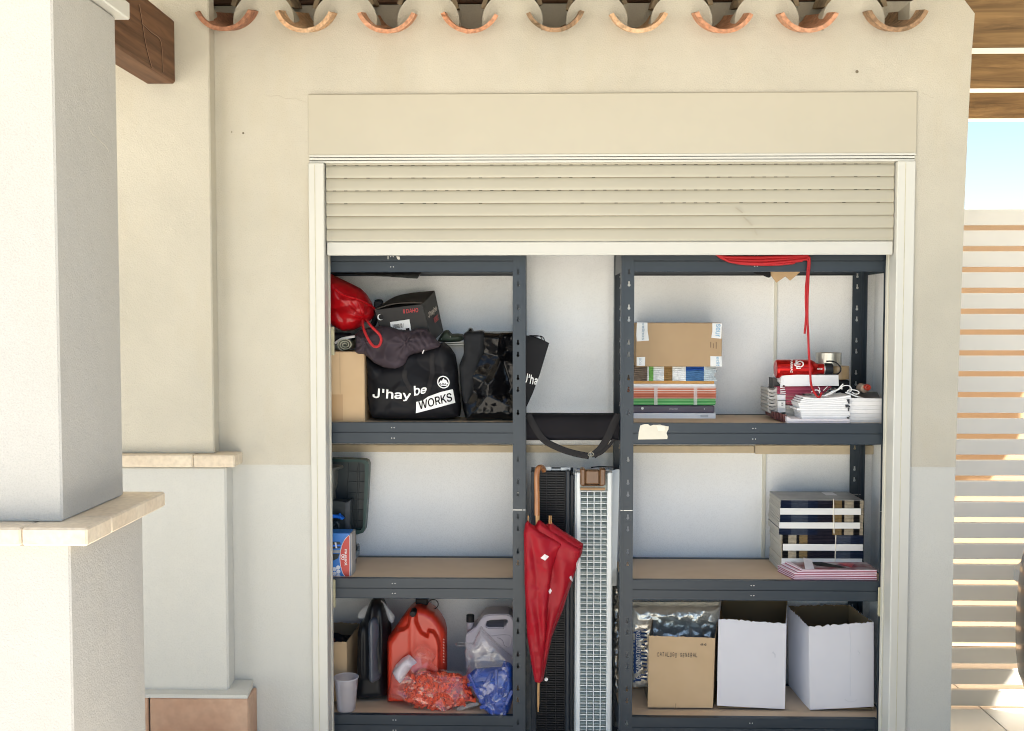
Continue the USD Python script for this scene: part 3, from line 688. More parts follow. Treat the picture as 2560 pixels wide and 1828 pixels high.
DARKC = mat('dark_cloth', (.016, .017, .019), .85, .2, 40, .2, 300, spec=.15)
t = thing('sneaker', 'dark sneaker with a white sole wedged under the red drawstring bag', 'shoe', at(*rE(190, 720), 3.40))
m, sf = puff(mp(rE, [(85, 690), (150, 684), (240, 690), (290, 700), (290, 745), (200, 748), (130, 790), (85, 800)]), 3.42, .035, .03, amp=.003)
obj('upper', m, DARKC, t)
obj('sole', ptube(mp(rE, [(122, 775), (170, 742), (215, 730), (285, 718)]), 3.375, .0045, 6, 4), mat('sole_white', (.72, .72, .70), .6), t)
# shoe box
SBOX = mat('shoe_box_black', (.022, .019, .017), .5, .12, 20, .1, 150, spec=.3)
SBOX2 = mat('shoe_box_lid', (.050, .040, .030), .5, .15, 14, spec=.3)
t = thing('shoe_box', 'tilted black shoe box with red lettering and a barcode label behind the dark jacket', 'box', at(*rE(700, 800), 3.45))
YfB, YbB = 3.39, 3.55
fr = mp(rE, [(448, 505), (826, 458), (915, 760), (520, 830)]); bk = mp(rE, [(545, 455), (932, 352), (1003, 680), (640, 760)])
obj('carton', phex(fr, YfB, bk, YbB), SBOX, t, smooth=False)
lid = [at(*rE(x, y), YfB - .004) for x, y in ((440, 500), (832, 448), (834, 458), (520, 496))]
lidb = [at(*rE(x, y), YbB) for x, y in ((545, 428), (930, 344), (934, 356), (545, 455))]
lm = hexa(lid + lidb)
mid = spline([at(*rE(x, y), yy) for x, y, yy in ((446, 496, YfB - .004), (560, 420, YfB + .06), (650, 382, YfB + .12), (780, 360, YbB - .01), (930, 347, YbB))], 5)
fr_e = spline([at(*rE(x, y), YfB - .006) for x, y in ((446, 499), (530, 468), (620, 449), (730, 443), (832, 444))], 5)
k = len(mid); VV = np.vstack([mid, fr_e, mid - [0, 0, .0025], fr_e - [0, 0, .0025]]); FF = []
for i in range(k - 1):
    FF += [(i, k + i, k + i + 1), (i, k + i + 1, i + 1), (2 * k + i, 2 * k + i + 1, 3 * k + i + 1), (2 * k + i, 3 * k + i + 1, 3 * k + i), (k + i, 3 * k + i, 3 * k + i + 1), (k + i, 3 * k + i + 1, k + i + 1), (i, i + 1, 2 * k + i + 1), (i, 2 * k + i + 1, 2 * k + i)]
obj('lid', T(VV, FF), SBOX2, t, smooth=40)
REDP = mat('red_print', (.55, .03, .035), .5)
obj('lettering', cat_m([text(ch, mp(rE, [(675 + 25 * i, 499 - 2.5 * i), (675 + 25 * i + w_, 499 - 2.5 * i - w_ * .1), (677 + 25 * i + w_, 533 - 2.5 * i - w_ * .1), (677 + 25 * i, 533 - 2.5 * i)]), YfB, bold=False) for i, (ch, w_) in enumerate((('I', 9), ('D', 20), ('A', 21), ('H', 20), ('O', 21))) if i] + [decal(mp(rE, [(678, 500), (686, 499), (688, 532), (680, 533)]), YfB, lift=.0014)]), REDP, t)
pt_ = at(*rE(492, 562), YfB)
obj('thumb_hole', lathe([(0, -.0008), (.0085, -.0006), (.0092, .0006)], (pt_[0], YfB, pt_[2]), 'y', 20), BLK, t)
ring = affinity.translate(Point(0, 0).buffer(.0102, quad_segs=16).difference(Point(.003, .001).buffer(.0092, quad_segs=16)), pt_[0], pt_[2])
obj('thumb_hole_rim', ext(ring, .0006, YfB - .0014), WHT, t)
lb = mp(rE, [(568, 603), (726, 580), (741, 670), (742, 700), (575, 640)])
obj('barcode_label', decal(lb, YfB, lift=.0006), WHT, t)
for u in np.linspace(0, 1, 20):
    pass
rb = np.random.default_rng(2); bars = []
for i in range(26):
    u0 = .12 + i * .022; 
    if rb.random() < .75: bars.append(quadmap(unit_poly([(u0, .45), (u0 + .012, .45), (u0 + .012, .78), (u0, .78)], 2), mp(rE, [(568, 603), (726, 580), (745, 690), (585, 705)]), YfB, lift=.0012))
for (u0, u1, v0, v1) in ((.74, .92, .1, .38), (.12, .55, .3, .33), (.12, .45, .22, .25)):
    bars.append(quadmap(unit_poly([(u0, v0), (u1, v0), (u1, v1), (u0, v1)], 2), mp(rE, [(568, 603), (726, 580), (745, 690), (585, 705)]), YfB, lift=.0012))
obj('barcode', cat_m(bars), BLK, t)
# prints on the right side face of the shoe box
def side_quad(m2, u0, u1, v0, v1):
    A = [at(*rE(x, y), yy) for x, y, yy in ((826, 458, YfB), (932, 352, YbB), (1003, 680, YbB), (915, 760, YfB))]
    v = np.array(m2.vertices); u = u0 + (u1 - u0) * v[:, 0:1]; w = v0 + (v1 - v0) * v[:, 1:2]
    P = (A[0] * (1 - u) + A[1] * u) * (1 - w) + (A[3] * (1 - u) + A[2] * u) * w
    n = np.cross(A[1] - A[0], A[3] - A[0]); n /= np.linalg.norm(n)
    if n @ (EYE - A[0]) < 0: n = -n
    return T(P + n * (.0008 + v[:, 2:3]), m2.faces)
def rot_text(s, k=1):
    m = unit_text(s); v = np.array(m.vertices); x, y = v[:, 0].copy(), v[:, 1].copy()
    v[:, 0], v[:, 1] = x, 1 - y
    return T(v, m.faces[:, ::-1])
obj('side_lettering', side_quad(rot_text("J'haybe"), .18, .86, .30, .46), mat('beige_print', (.52, .46, .38), .6), t)
obj('side_lettering', side_quad(rot_text('WORKS'), .48, .82, .52, .66), mat('dull_red_print', (.36, .06, .06), .6), t)
# red drawstring bag on top of the pile
REDC = mat('red_nylon', (.34, .003, .006), .34, .1, 8, .2, 260, spec=.4, bdist=.001)
REDR = mat('red_rope', (.40, .006, .010), .6, .12, 60, .6, 500, bdist=.002)
t = thing('drawstring_bag', 'shiny red drawstring bag slumped at the top left of the pile', 'bag', at(*rE(230, 640), 3.40))
cinch = at(*rE(375, 575), 3.38)
def radial(x, z):
    dx, dz = x - cinch[0], z - cinch[2]; r = np.hypot(dx, dz); a = np.arctan2(dz, dx)
    return .0065 * np.exp(-r / .05) * np.cos(17 * a + 2 * np.sin(3 * a)) * np.clip(r / .012, 0, 1) + .006 * np.exp(-r / .09) * np.cos(7 * a) + crumple(x, z, 9, .035, 6)
P = [(40, 190), (90, 213), (240, 283), (330, 328), (375, 370), (420, 440), (446, 520), (440, 560), (405, 592), (352, 612), (332, 640), (270, 668), (190, 676), (140, 655), (90, 620), (40, 600)]
m, sf = puff(mp(rE, P), 3.42, .075, .05, R=.055, res=.0042, amp=.014, sc=12, seed=3, fold=radial)
obj('sack', m, REDC, t, smooth=60)
obj('cord', ptube(mp(rE, [(345, 590), (352, 650), (378, 715), (420, 785), (455, 803), (484, 788), (497, 742), (480, 700), (430, 650), (395, 610), (378, 580)]), [3.325, 3.30, 3.288, 3.284, 3.284, 3.284, 3.284, 3.285, 3.29, 3.305, 3.33], .0042, 8, 6), REDR, t)
dr = [at(*rE(x, y), 3.36) for x, y in ((132, 332), (180, 372), (240, 396), (320, 420), (390, 462), (432, 510), (440, 545))]
dr = spline(dr, 6); dr[:, 1] = sf(dr[:, 0], dr[:, 2]) - .001
obj('hem', tube(dr, .0032, 6), REDC, t)
# black camera-like bundle behind the bag
t = thing('black_pouch', 'small black pouch standing between the red bag and the shoe box', 'pouch', at(*rE(480, 480), 3.46))
m, sf = puff(mp(rE, [(440, 425), (470, 416), (505, 418), (518, 440), (512, 480), (500, 520), (450, 640), (400, 640), (430, 560)]), 3.44, .02, .03, amp=.003, sc=20)
obj('pouch', m, DARKC, t, smooth=50)
# jacket
JACK = mat('jacket_plum_grey', (.046, .034, .042), .7, .15, 9, .2, 300, spec=.2, bdist=.001)
t = thing('jacket', 'crumpled plum grey jacket draped over the top of the lettered tote bag', 'jacket', at(*rE(600, 850), 3.36))
P = [(288, 700), (320, 668), (400, 648), (480, 634), (560, 640), (640, 662), (740, 672), (780, 655), (830, 652), (872, 662), (905, 700), (960, 758), (985, 775), (965, 812), (900, 830), (850, 842), (760, 862), (728, 880), (718, 930), (690, 965), (620, 990), (520, 972), (440, 934), (385, 882), (352, 868), (310, 866), (284, 840), (292, 770)]
c1, c2 = at(*rE(720, 760), 3.36), at(*rE(380, 760), 3.36)
def jfold(x, z):
    o = 0
    for c, k, s in ((c1, 9, .05), (c2, 7, .06)):
        dx, dz = x - c[0], z - c[2]; r = np.hypot(dx, dz); a = np.arctan2(dz, dx); o = o + .006 * np.exp(-r / s) * np.cos(k * a + r * 60)
    g = at(*rE(860, 730), 3.36); dx, dz = x - g[0], z - g[2]
    return o + .004 * np.cos((dx * .8 + dz * .5) * 420) * np.exp(-(dx ** 2 + dz ** 2) / .0012) + crumple(x, z, 8, .04, 7)
m, sf = puff(mp(rE, P), 3.352, .042, .06, R=.03, res=.004, amp=.020, sc=13, seed=7, fold=jfold)
obj('cloth', m, JACK, t, smooth=60)
obj('drawcord_tip', ptube(mp(rE, [(832, 858), (840, 836), (846, 828)]), 3.318, .0018, 6, 3), WHT, t)
# lettered tote
TOTE = mat('black_tote', (.007, .007, .009), .6, .2, 10, .3, 400, spec=.22, bdist=.001)
t = thing('tote_bag', 'full black tote bag with white lettering and a round emblem on its front', 'bag', at(*rE(760, 1405), 3.36))
P = [(372, 860), (430, 905), (520, 950), (640, 930), (740, 850), (850, 812), (940, 790), (1008, 778), (1060, 822), (1100, 880), (1118, 980), (1130, 1150), (1148, 1300), (1138, 1384), (1000, 1407), (800, 1410), (560, 1407), (432, 1398), (402, 1330), (386, 1200), (388, 1050)]
m, TS1 = puff(mp(rE, P), 3.40, .075, .08, R=.05, res=.0045, amp=.008, sc=8, seed=12, fold=lambda x, z: crumple(x, z, 15, .07, 3.5))
zfix(m, BT[1] + .001)
obj('sack', m, TOTE, t, smooth=60)
STRAP = mat('black_webbing', (.014, .013, .014), .65, .15, 40, .5, 600, spec=.22, bdist=.001)
def on(surf, pts, r, off, n=6, Y0=3.33):
    P = []
    for x, y in pts:
        Yk = Y0
        for _ in range(4):
            p = at(*r(x, y), Yk); Yk = float(surf(p[0], p[2]))
        P.append(at(*r(x, y), Yk))
    P = spline(P, n)
    for i in range(len(P)): P[i, 1] = float(surf(P[i, 0], P[i, 2])) - off
    return P
obj('strap', band(on(TS1, [(912, 850), (912, 960), (905, 1060), (878, 1150), (842, 1226)], rE, .004), .0155, .003), STRAP, t, smooth=50)
obj('strap', band(on(TS1, [(690, 990), (692, 1060), (730, 1130), (790, 1200), (836, 1240)], rE, .004), .0155, .003), STRAP, t, smooth=50)
obj('lettering', text("J'hay", mp(rE, [(432, 1136), (742, 1166), (738, 1244), (428, 1238)]), 3.33, TS1, lift=.0065), WHT, t)
obj('lettering', text('be', mp(rE, [(752, 1120), (872, 1116), (864, 1178), (768, 1202)]), 3.33, TS1, shear=.15, lift=.0065), WHT, t)
lab = decal(mp(rE, [(783, 1250), (838, 1236), (880, 1206), (980, 1170), (1080, 1146), (1100, 1256), (940, 1300), (780, 1341)]), 3.33, TS1, .0048)
obj('logo_patch', lab, WHT, t)
obj('lettering', text('WORKS', mp(rE, [(800, 1246), (1066, 1172), (1078, 1242), (806, 1314)]), 3.33, TS1, lift=.0065), BLK, t)
u = Point(.5, .5).buffer(.5, quad_segs=16)
emb = u.difference(Point(.5, .5).buffer(.41, quad_segs=16))
mount = Polygon([(.14, .36), (.30, .62), (.38, .56), (.52, .80), (.63, .62), (.70, .68), (.86, .38), (.74, .34), (.66, .46), (.56, .36), (.46, .50), (.36, .34), (.26, .44)])
eq = mp(rE, [(952, 1036), (1052, 1040), (1056, 1142), (954, 1138)])
obj('emblem', quadmap(unit_poly(shapely.union_all([emb, mount.buffer(.02), Polygon([(.2, .3), (.8, .3), (.72, .2), (.3, .2)])]), .1), eq, 3.33, TS1, .0055), WHT, t)
# green shoe and wires behind
t = thing('green_shoe', 'dark green shoe with a pale zigzag line between the jacket and the glossy bag', 'shoe', at(*rE(1070, 740), 3.48))
m, sf = puff(mp(rE, [(950, 762), (985, 700), (1012, 668), (1046, 664), (1072, 698), (1120, 694), (1168, 700), (1172, 745), (1130, 762), (1040, 766)]), 3.48, .03, .03, amp=.003, sc=24)
obj('upper', m, mat('dark_green', (.028, .042, .026), .6, .2, 30), t, smooth=50)
obj('piping', ptube(mp(rE, [(985, 742), (1020, 705), (1030, 730), (1062, 722)]), 3.452, .0014, 5, 4), mat('pale_piping', (.55, .56, .47), .6), t)
t = thing('magazine', 'thin magazines lying edge-on under the green shoe', 'magazine', at(*rE(1070, 775), 3.48))
for k, (c_, y) in enumerate((((.62, .62, .56), 768), ((.12, .12, .10), 777), ((.70, .70, .64), 784))):
    obj('sheet', phex(mp(rE, [(1000 + 10 * k, y), (1170, y - 6), (1170, y), (1000 + 10 * k, y + 6)]), 3.45, mp(rE, [(1000, y - 4), (1170, y - 10), (1170, y - 4), (1000, y + 2)]), 3.55), mat(f'sheet_{k}', c_, .6), t, smooth=False)
# added support block under them, in room paint so it passes for wall
t = thing('cardboard_box', 'added pale support block behind the tote and glossy black bag', 'box', at(*rE(1060, 1400), 3.53))
obj('carton', bx(X(rE(560, 0)[0], 3.50, 950), X(rE(1190, 0)[0], 3.50, 950), 3.50, 3.60, BT[1], Z(rE(0, 792)[1], 3.5)), PLI, t)
# glossy black bag
GLOS = mat('black_gloss_film', (.003, .003, .0035), .12, .1, 10, .1, 60, spec=.24, bdist=.003)
t = thing('glossy_bag', 'creased glossy black plastic bag standing right of the lettered tote', 'bag', at(*rE(1400, 1405), 3.38))
P = [(1130, 962), (1168, 860), (1166, 705), (1200, 680), (1210, 656), (1240, 660), (1246, 684), (1320, 674), (1342, 688), (1450, 688), (1566, 686), (1640, 690), (1652, 900), (1640, 1404), (1400, 1406), (1185, 1406), (1160, 1320), (1142, 1150)]
def gfold(x, z): return crumple(x, z, 5, .085, 5) + crumple(x, z, 6, .022, 4.5) - .006
m, sf = puff(mp(rE, P), 3.40, .05, .08, R=.03, res=.0036, amp=.003, sc=11, seed=21, fold=gfold)
zfix(m, BT[1] + .001)
obj('film', m, GLOS, t, smooth=45)
m, sf2 = puff(mp(rE, [(1166, 700), (1200, 678), (1330, 676), (1345, 720), (1335, 830), (1290, 960), (1260, 1100), (1215, 1300), (1170, 1320), (1146, 1150), (1132, 965), (1168, 862)]), 3.372, .024, .03, R=.02, res=.006, amp=.004, sc=12, seed=31)
obj('cloth_fold', m, DARKC, t, smooth=50)
# paper carrier bag
PAPB = mat('black_paper', (.008, .008, .010), .6, .2, 12, .15, 90, spec=.2)
t = thing('paper_bag', 'matte black paper carrier bag with white lettering leaning out past the left unit post', 'bag', at(*rE(1650, 1404), 3.46))
fr = mp(rE, [(1480, 700), (1864, 772), (1600, 1404), (1400, 1404)])
poly = mp(rE, [(1500, 690), (1660, 706), (1700, 718), (1862, 772), (1835, 860), (1784, 1030), (1728, 1180), (1668, 1312), (1628, 1404), (1480, 1404)])
obj('front_panel', pext(poly, 3.40, .0015), PAPB, t)
poly2 = mp(rE, [(1500, 694), (1740, 716), (1850, 766), (1660, 1300), (1620, 1398), (1480, 1398)])
obj('back_panel', pext(poly2, 3.47, .0015), PAPB, t)
A_, B_ = at(*rE(1862, 772), 3.401), at(*rE(1850, 766), 3.47); C_, D_ = at(*rE(1668, 1312), 3.401), at(*rE(1660, 1300), 3.47)
def sheet3(a, b, c, d, th=.0012):
    n = np.cross(b - a, d - a); n /= np.linalg.norm(n); return hexa([a, b, c, d, a + n * th, b + n * th, c + n * th, d + n * th])
obj('side_panel', sheet3(A_ - [.002, 0, 0], B_ - [.002, 0, 0], D_ - [.002, 0, 0], C_ - [.002, 0, 0]), PAPB, t)
obj('handle', ptube(mp(rE, [(1696, 760), (1698, 716), (1730, 712), (1775, 714), (1798, 730), (1808, 770)]), 3.396, .0018, 6, 6), BLK, t)
obj('handle', ptube(mp(rE, [(1740, 740), (1745, 722), (1790, 716), (1815, 732), (1826, 762)]), 3.466, .0018, 6, 6), BLK, t)
obj('lettering', text("J'h", mp(rE, [(1664, 1012), (1740, 1036), (1730, 1108), (1652, 1092)]), 3.40), WHT, t)
obj('lettering', text('a', mp(rE, [(1744, 1056), (1772, 1062), (1754, 1112), (1740, 1110)]), 3.40), WHT, t)
# black panel under the top shelf
t = thing('black_tray', 'flat black tray with a rounded corner tucked under the top left shelf', 'tray', at(*rE(450, 215), 3.45))
obj('tray', phex(mp(rE, [(60, 186), (830, 186), (790, 250), (60, 202)]), 3.44, mp(rE, [(60, 180), (840, 180), (800, 240), (60, 190)]), 3.60), GLOS, t, smooth=False)

# ================================================================== between the units
t = thing('shoulder_bag', 'long black padded roll bag slung across the gap between the shelving units', 'bag', at(1434, 1090, 3.4))
xa_, xb_ = UL1 + .002, UR0 - .002
zt_, zb_ = Z(1034, 3.36), Z(1102, 3.36); zc_ = (zt_ + zb_) / 2; rr_ = (zt_ - zb_) / 2
n_, k_ = 40, 28; V = []
for i in range(n_ + 1):
    x = xa_ + (xb_ - xa_) * i / n_
    for s in range(k_):
        a = s / k_ * 2 * PI
        rad = rr_ * (1 - .02 + .05 * (float(meshkit.fbm(np.array([x * 16, math.cos(a) * 1.3, math.sin(a) * 1.3 + 3]), 3, 4)) - .5))
        sq = (abs(math.cos(a)) ** 3.2 + abs(math.sin(a)) ** 3.2) ** (-1 / 3.2)
        V.append((x, 3.385 - rad * sq * math.cos(a) * 1.1, zc_ + rad * sq * math.sin(a)))
F = []
for i in range(n_):
    for s in range(k_):
        u_ = (s + 1) % k_; F += [(i * k_ + s, i * k_ + u_, (i + 1) * k_ + u_), (i * k_ + s, (i + 1) * k_ + u_, (i + 1) * k_ + s)]
V += [(xa_, 3.385, zc_), (xb_, 3.385, zc_)]
for s in range(k_): F += [(n_ * k_ + k_, (s + 1) % k_, s), (n_ * k_ + k_ + 1, n_ * k_ + s, n_ * k_ + (s + 1) % k_)]
m = T(V, F); m.fix_normals()
NYL = mat('black_nylon', (.009, .008, .010), .75, .2, 10, .3, 350, spec=.18, bdist=.001)
obj('roll', m, NYL, t, smooth=60)
obj('strap', band(np.array(ptube_pts := spline([at(*rO(x, y), 3.335) for x, y in ((108, 1178), (150, 1260), (215, 1352), (320, 1410), (430, 1445), (522, 1462))], 6)), .021, .003), STRAP, t, smooth=50)
obj('strap', band(spline([at(*rO(x, y), 3.335) for x, y in ((548, 1458), (600, 1412), (650, 1330), (690, 1240), (722, 1180))], 6), .024, .003), STRAP, t, smooth=50)
obj('strap_tail', band(spline([at(*rO(x, y), 3.333) for x, y in ((540, 1462), (600, 1444), (650, 1400), (690, 1350))], 6), .010, .002), STRAP, t, smooth=50)
obj('buckle', ptube(mp(rO, [(516, 1450), (530, 1436), (546, 1440), (552, 1454), (538, 1462), (520, 1460)]), 3.331, .0014, 6, 3, True), mat('buckle_brass', (.45, .42, .33), .3, .05, metal=.8), t)
# umbrella
UMB = mat('umbrella_red', (.29, .002, .010), .5, .08, 6, .2, 300, spec=.3, bdist=.001)
UWOOD = mat('crook_wood', (.26, .095, .028), .28, .15, 20, stretch=(8, 8, 1), coat=.5, col2=(.36, .15, .05))
t = thing('umbrella', 'furled red umbrella with a curved wooden crook hanging head down in the gap', 'umbrella', at(1345, 1400, 3.29))
YU = 3.292
P = mp(rH, [(58, 660), (64, 610), (76, 590), (84, 608), (104, 622), (122, 606), (131, 588), (142, 604), (160, 616), (178, 604), (186, 590), (200, 606), (250, 642), (300, 672), (350, 706), (346, 742), (326, 800), (292, 900), (250, 1030), (196, 1160), (172, 1280), (152, 1378), (136, 1390), (112, 1384), (95, 1290), (75, 1160), (62, 900)])
tipw = at(*rH(132, 1390), YU)
def ufold(x, z):
    h = np.clip((z - tipw[2]) / .42, 0.02, 1.2); u = (x - tipw[0]) / (.02 + .11 * h)
    return .018 * np.abs(np.sin(u * 5.2 + 4.5 * z)) * np.clip(h * 2, .2, 1) + .005 * np.sin(u * 13 + z * 40)
m, U0 = puff(P, YU + .006, .022, .03, R=.04, res=.0045, amp=.003, sc=14, seed=9, fold=lambda x, z: .6 * ufold(x, z), rnd=.0015)
obj('canopy', m, UMB, t, smooth=35)
P2 = [(98, 645), (131, 588), (143, 594), (185, 628), (231, 662), (290, 698), (343, 730), (336, 762), (300, 866), (252, 985), (204, 1120), (172, 1270), (152, 1376), (130, 1388), (118, 1200)]
m, U1 = puff(mp(rH, P2), YU - .012, .016, .006, R=.022, res=.0042, amp=.004, sc=16, seed=10, fold=lambda x, z: .45 * ufold(x + .03, z), rnd=.0012)
obj('canopy_fold', m, UMB, t, smooth=35)
P1 = [(58, 645), (75, 588), (88, 604), (113, 620), (150, 646), (180, 664), (215, 682), (250, 702), (226, 760), (203, 822), (190, 900), (181, 1000), (170, 1150), (158, 1290), (148, 1380), (136, 1390), (112, 1384), (95, 1290), (75, 1160), (62, 900)]
m, U2 = puff(mp(rH, P1), YU - .024, .018, .006, R=.024, res=.0042, amp=.005, sc=16, seed=11, fold=lambda x, z: .5 * ufold(x + .01, z) + crumple(x, z, 13, .05, 2.5), rnd=.0012)
obj('canopy_fold', m, UMB, t, smooth=35)
US = lambda x, z: np.minimum(U0(x, z), np.minimum(np.where(shapely.contains_xy(wp(mp(rH, P2), YU), x, z), U1(x, z), 9), np.where(shapely.contains_xy(wp(mp(rH, P1), YU), x, z), U2(x, z), 9)))
UW = mat('umbrella_white_print', (.72, .64, .64), .6)
for q in ([(140, 775), (160, 756), (182, 768), (162, 788)], [(178, 938), (188, 924), (196, 936), (186, 952)], [(282, 868), (290, 862), (300, 884), (296, 892), (284, 878)], [(316, 800), (330, 772), (334, 780), (324, 826), (314, 822)]):
    obj('white_patch', decal(mp(rH, q), YU, US, .0012), UW, t)
UT = mat('rib_tip_wood', (.42, .24, .10), .4, .1, 30)
for x in (80, 132, 183, 192): obj('rib_tip', ptube(mp(rH, [(x, 608), (x, 568)]), YU - .006, .0022, 6, 2), UT, t)
obj('shaft', ptube(mp(rH, [(124, 640), (123, 560)]), YU - .004, .005, 10, 2), UT, t)
hk = mp(rH, [(123, 566), (123, 480), (121, 400), (122, 362), (128, 338), (138, 330), (149, 333), (157, 346)])
obj('crook', tube(spline([at(x, y, yy) for (x, y), yy in zip(hk, [3.288, 3.288, 3.288, 3.289, 3.295, 3.31, 3.332, 3.35])], 7), [.0088] * 43 + [.0088] * 6 + [.007], 14), UWOOD, t)
obj('ferrule', tube(spline([at(*rH(x, y), YU) for x, y in ((133, 1375), (130, 1410), (129, 1490), (128.5, 1530))], 4), np.array([.009, .007, .005, .0042, .0042, .0042, .0042, .004, .0035, .003, .0022, .0018, .0016])[:13], 10), UT, t)
obj('closure_button', lathe([(0, -.0035), (.0045, -.003), (.0058, -.001), (.0058, .001)], at(*rH(168, 1371), YU - .006), 'y', 16), WHT, t)
# black drain channel
PLK = mat('black_plastic', (.009, .010, .013), .45, .15, 8, spec=.3)
PLK2 = mat('grey_black_plastic', (.028, .034, .042), .45, .1, 8, spec=.35)
t = thing('drain_channel', 'long black plastic drain channel with fine cross bars standing behind the red umbrella', 'drain channel', at(1378, 1700, 3.44))
YD = 3.43; zd0 = .01
a_, b_ = rH(93, 350), rH(303, 350)
gx0, gx1 = X(rH(120, 0)[0], YD, 1500), X(rH(262, 0)[0], YD, 1500)
cx0, cx1 = X(a_[0], YD, 1500), X(b_[0], YD, 1500); ztop = Z(a_[1], YD)
obj('channel', cat_m([bx(cx0, gx0 - .001, YD, YD + .09, zd0, ztop, .002), bx(gx1 + .001, gx1 + .014, YD - .004, YD + .09, zd0, ztop + .003, .003), bx(gx1 + .0145, cx1, YD + .012, YD + .09, zd0, ztop - .012, .003), bx(cx0, cx1, YD + .0905, YD + .095, zd0, ztop)]), PLK2, t)
bars = []; pz = (Z(600, YD) - Z(606.2, YD))
for k in range(int((ztop - zd0) / pz)):
    z = ztop - .004 - k * pz
    bars.append(bx(gx0, gx1, YD + .010, YD + .015, z - pz * .55, z))
for u_ in (.0, .33, .66, .97): bars.append(bx(gx0 + (gx1 - gx0) * u_, gx0 + (gx1 - gx0) * u_ + .0022, YD + .006, YD + .0098, zd0, ztop - .002))
obj('grating', cat_m(bars), PLK, t, smooth=False)
obj('floor_of_channel', bx(gx0, gx1, YD + .06, YD + .062, zd0, ztop), BLK, t)
GC = mat('pale_grey_clip', (.52, .56, .58), .4)
z6 = Z(rH(0, 334)[1], YD)
obj('end_clip', cat_m([bx(X(rH(160, 0)[0], YD), X(rH(196, 0)[0], YD), YD + .02, YD + .04, ztop, z6 + .002, .002), bx(X(rH(240, 0)[0], YD), X(rH(290, 0)[0], YD), YD + .02, YD + .04, ztop, z6, .002), bx(X(rH(196, 0)[0], YD), X(rH(240, 0)[0], YD), YD + .024, YD + .036, ztop, z6 - .006, .001)]), GC, t)
# white grating
WPL = mat('white_plastic', (.74, .77, .76), .35, .04, 5)
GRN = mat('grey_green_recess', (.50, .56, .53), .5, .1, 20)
t = thing('white_grating', 'long white plastic grating of square cells with a brown clip at its top', 'grating', at(1485, 1700, 3.40))
YG = 3.385
L0, L1, G0, G1 = [X(rH(x, 0)[0], YG, 1500) for x in (310, 493, 334, 467)]
zt_ = Z(rH(0, 356)[1], YG)
obj('frame', cat_m([bx(L0, L0 + .0035, YG + .012, YG + .09, zd0, zt_ - .002, .001), bx(L0 + .004, G0, YG, YG + .075, zd0, zt_, .0015), bx(G1, L1 - .004, YG, YG + .075, zd0, zt_, .0015), bx(L1 - .0035, L1, YG + .012, YG + .09, zd0, zt_ - .002, .001)]), WPL, t)
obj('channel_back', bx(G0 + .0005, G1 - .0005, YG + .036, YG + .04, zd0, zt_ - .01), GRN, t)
pg = Z(600, YG) - Z(615.15, YG); z = Z(rH(0, 447)[1], YG); hb = []
k = 0
while z > zd0 + .01:
    hb.append(bx(G0 + .0005, G1 - .0005, YG + .003, YG + .008, z - .0030, z, .0008)); z -= pg; k += 1
zlast = z + pg
vb = [bx(G0 + (G1 - G0) * q - .0014, G0 + (G1 - G0) * q + .0014, YG + .0025, YG + .0085, zlast - .003, Z(rH(0, 447)[1], YG), .0006) for q in (.0, .26, .51, .765, 1.0)]
vb += [bx(G0 + (G1 - G0) * q - .0012, G0 + (G1 - G0) * q + .0012, YG + .0087, YG + .035, zlast - .003, Z(rH(0, 447)[1], YG) - .006) for q in (.26, .51, .765)]
obj('cell_bars', cat_m(hb + vb), WPL, t, smooth=False)
sh_ = []; z = Z(rH(0, 447)[1], YG) - pg * .72
while z > zd0 + .02:
    sh_.append(hexa([(G0 + .002, YG + .0088, z), (G1 - .002, YG + .0088, z), (G1 - .002, YG + .0088, z - .001), (G0 + .002, YG + .0088, z - .001), (G0 + .002, YG + .035, z + .006), (G1 - .002, YG + .035, z + .006), (G1 - .002, YG + .035, z + .005), (G0 + .002, YG + .035, z + .005)])); z -= pg
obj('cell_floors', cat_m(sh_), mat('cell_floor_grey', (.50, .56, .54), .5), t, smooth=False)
BRN = mat('brown_clip_plastic', (.12, .055, .022), .28, .1, 10, col2=(.17, .085, .036))
zz = lambda y: Z(rH(0, y)[1], YG - .012)
xx = lambda x: X(rH(x, 0)[0], YG - .012, 1200)
obj('clip', cat_m([bx(xx(335), xx(360), YG - .013, YG + .03, zz(420), zz(336), .004), bx(xx(430), xx(459), YG - .013, YG + .03, zz(420), zz(336), .004), bx(xx(360.5), xx(429.5), YG - .009, YG + .03, zz(414), zz(345), .004), bx(xx(345), xx(450), YG + .002, YG + .03, zz(426), zz(419), .002)]), BRN, t)
obj('clip_roller', tube([(xx(335), YG - .008, zz(436)), (xx(458), YG - .008, zz(436))], .0048, 12), mat('clip_roller_tan', (.36, .21, .09), .3), t)
for x in (326, 468): obj('clip_pin', tube([(xx(x) - .005, YG + .004, zz(345)), (xx(x) + .005, YG + .004, zz(345))], .005, 10), mat('pin_grey', (.16, .17, .18), .4, metal=.5), t)
t = thing('white_board', 'white board leaning behind the white grating with a black cord over its top edge', 'board', at(1540, 1400, 3.52))
obj('panel', phex(mp(rH, [(496, 345), (528, 338), (512, 912), (470, 912)]), 3.46, mp(rH, [(440, 352), (528, 342), (512, 905), (440, 905)]), 3.47), WPL, t, smooth=False)
obj('cord', ptube(mp(rH, [(388, 332), (420, 328), (465, 328), (505, 331), (530, 340)]), 3.452, .0022, 6, 5), BLK, t)
t = thing('grey_panel', 'narrow grey panel standing between the white board and the right post', 'panel', at(1547, 1400, 3.40))
obj('panel', bx(X(1538, 3.55, 1500), X(1552, 3.55, 1500) + .04, 3.56, 3.57, Z(1465, 3.5), Z(1180, 3.5), .001), mat('mid_grey', (.33, .34, .36), .5), t)
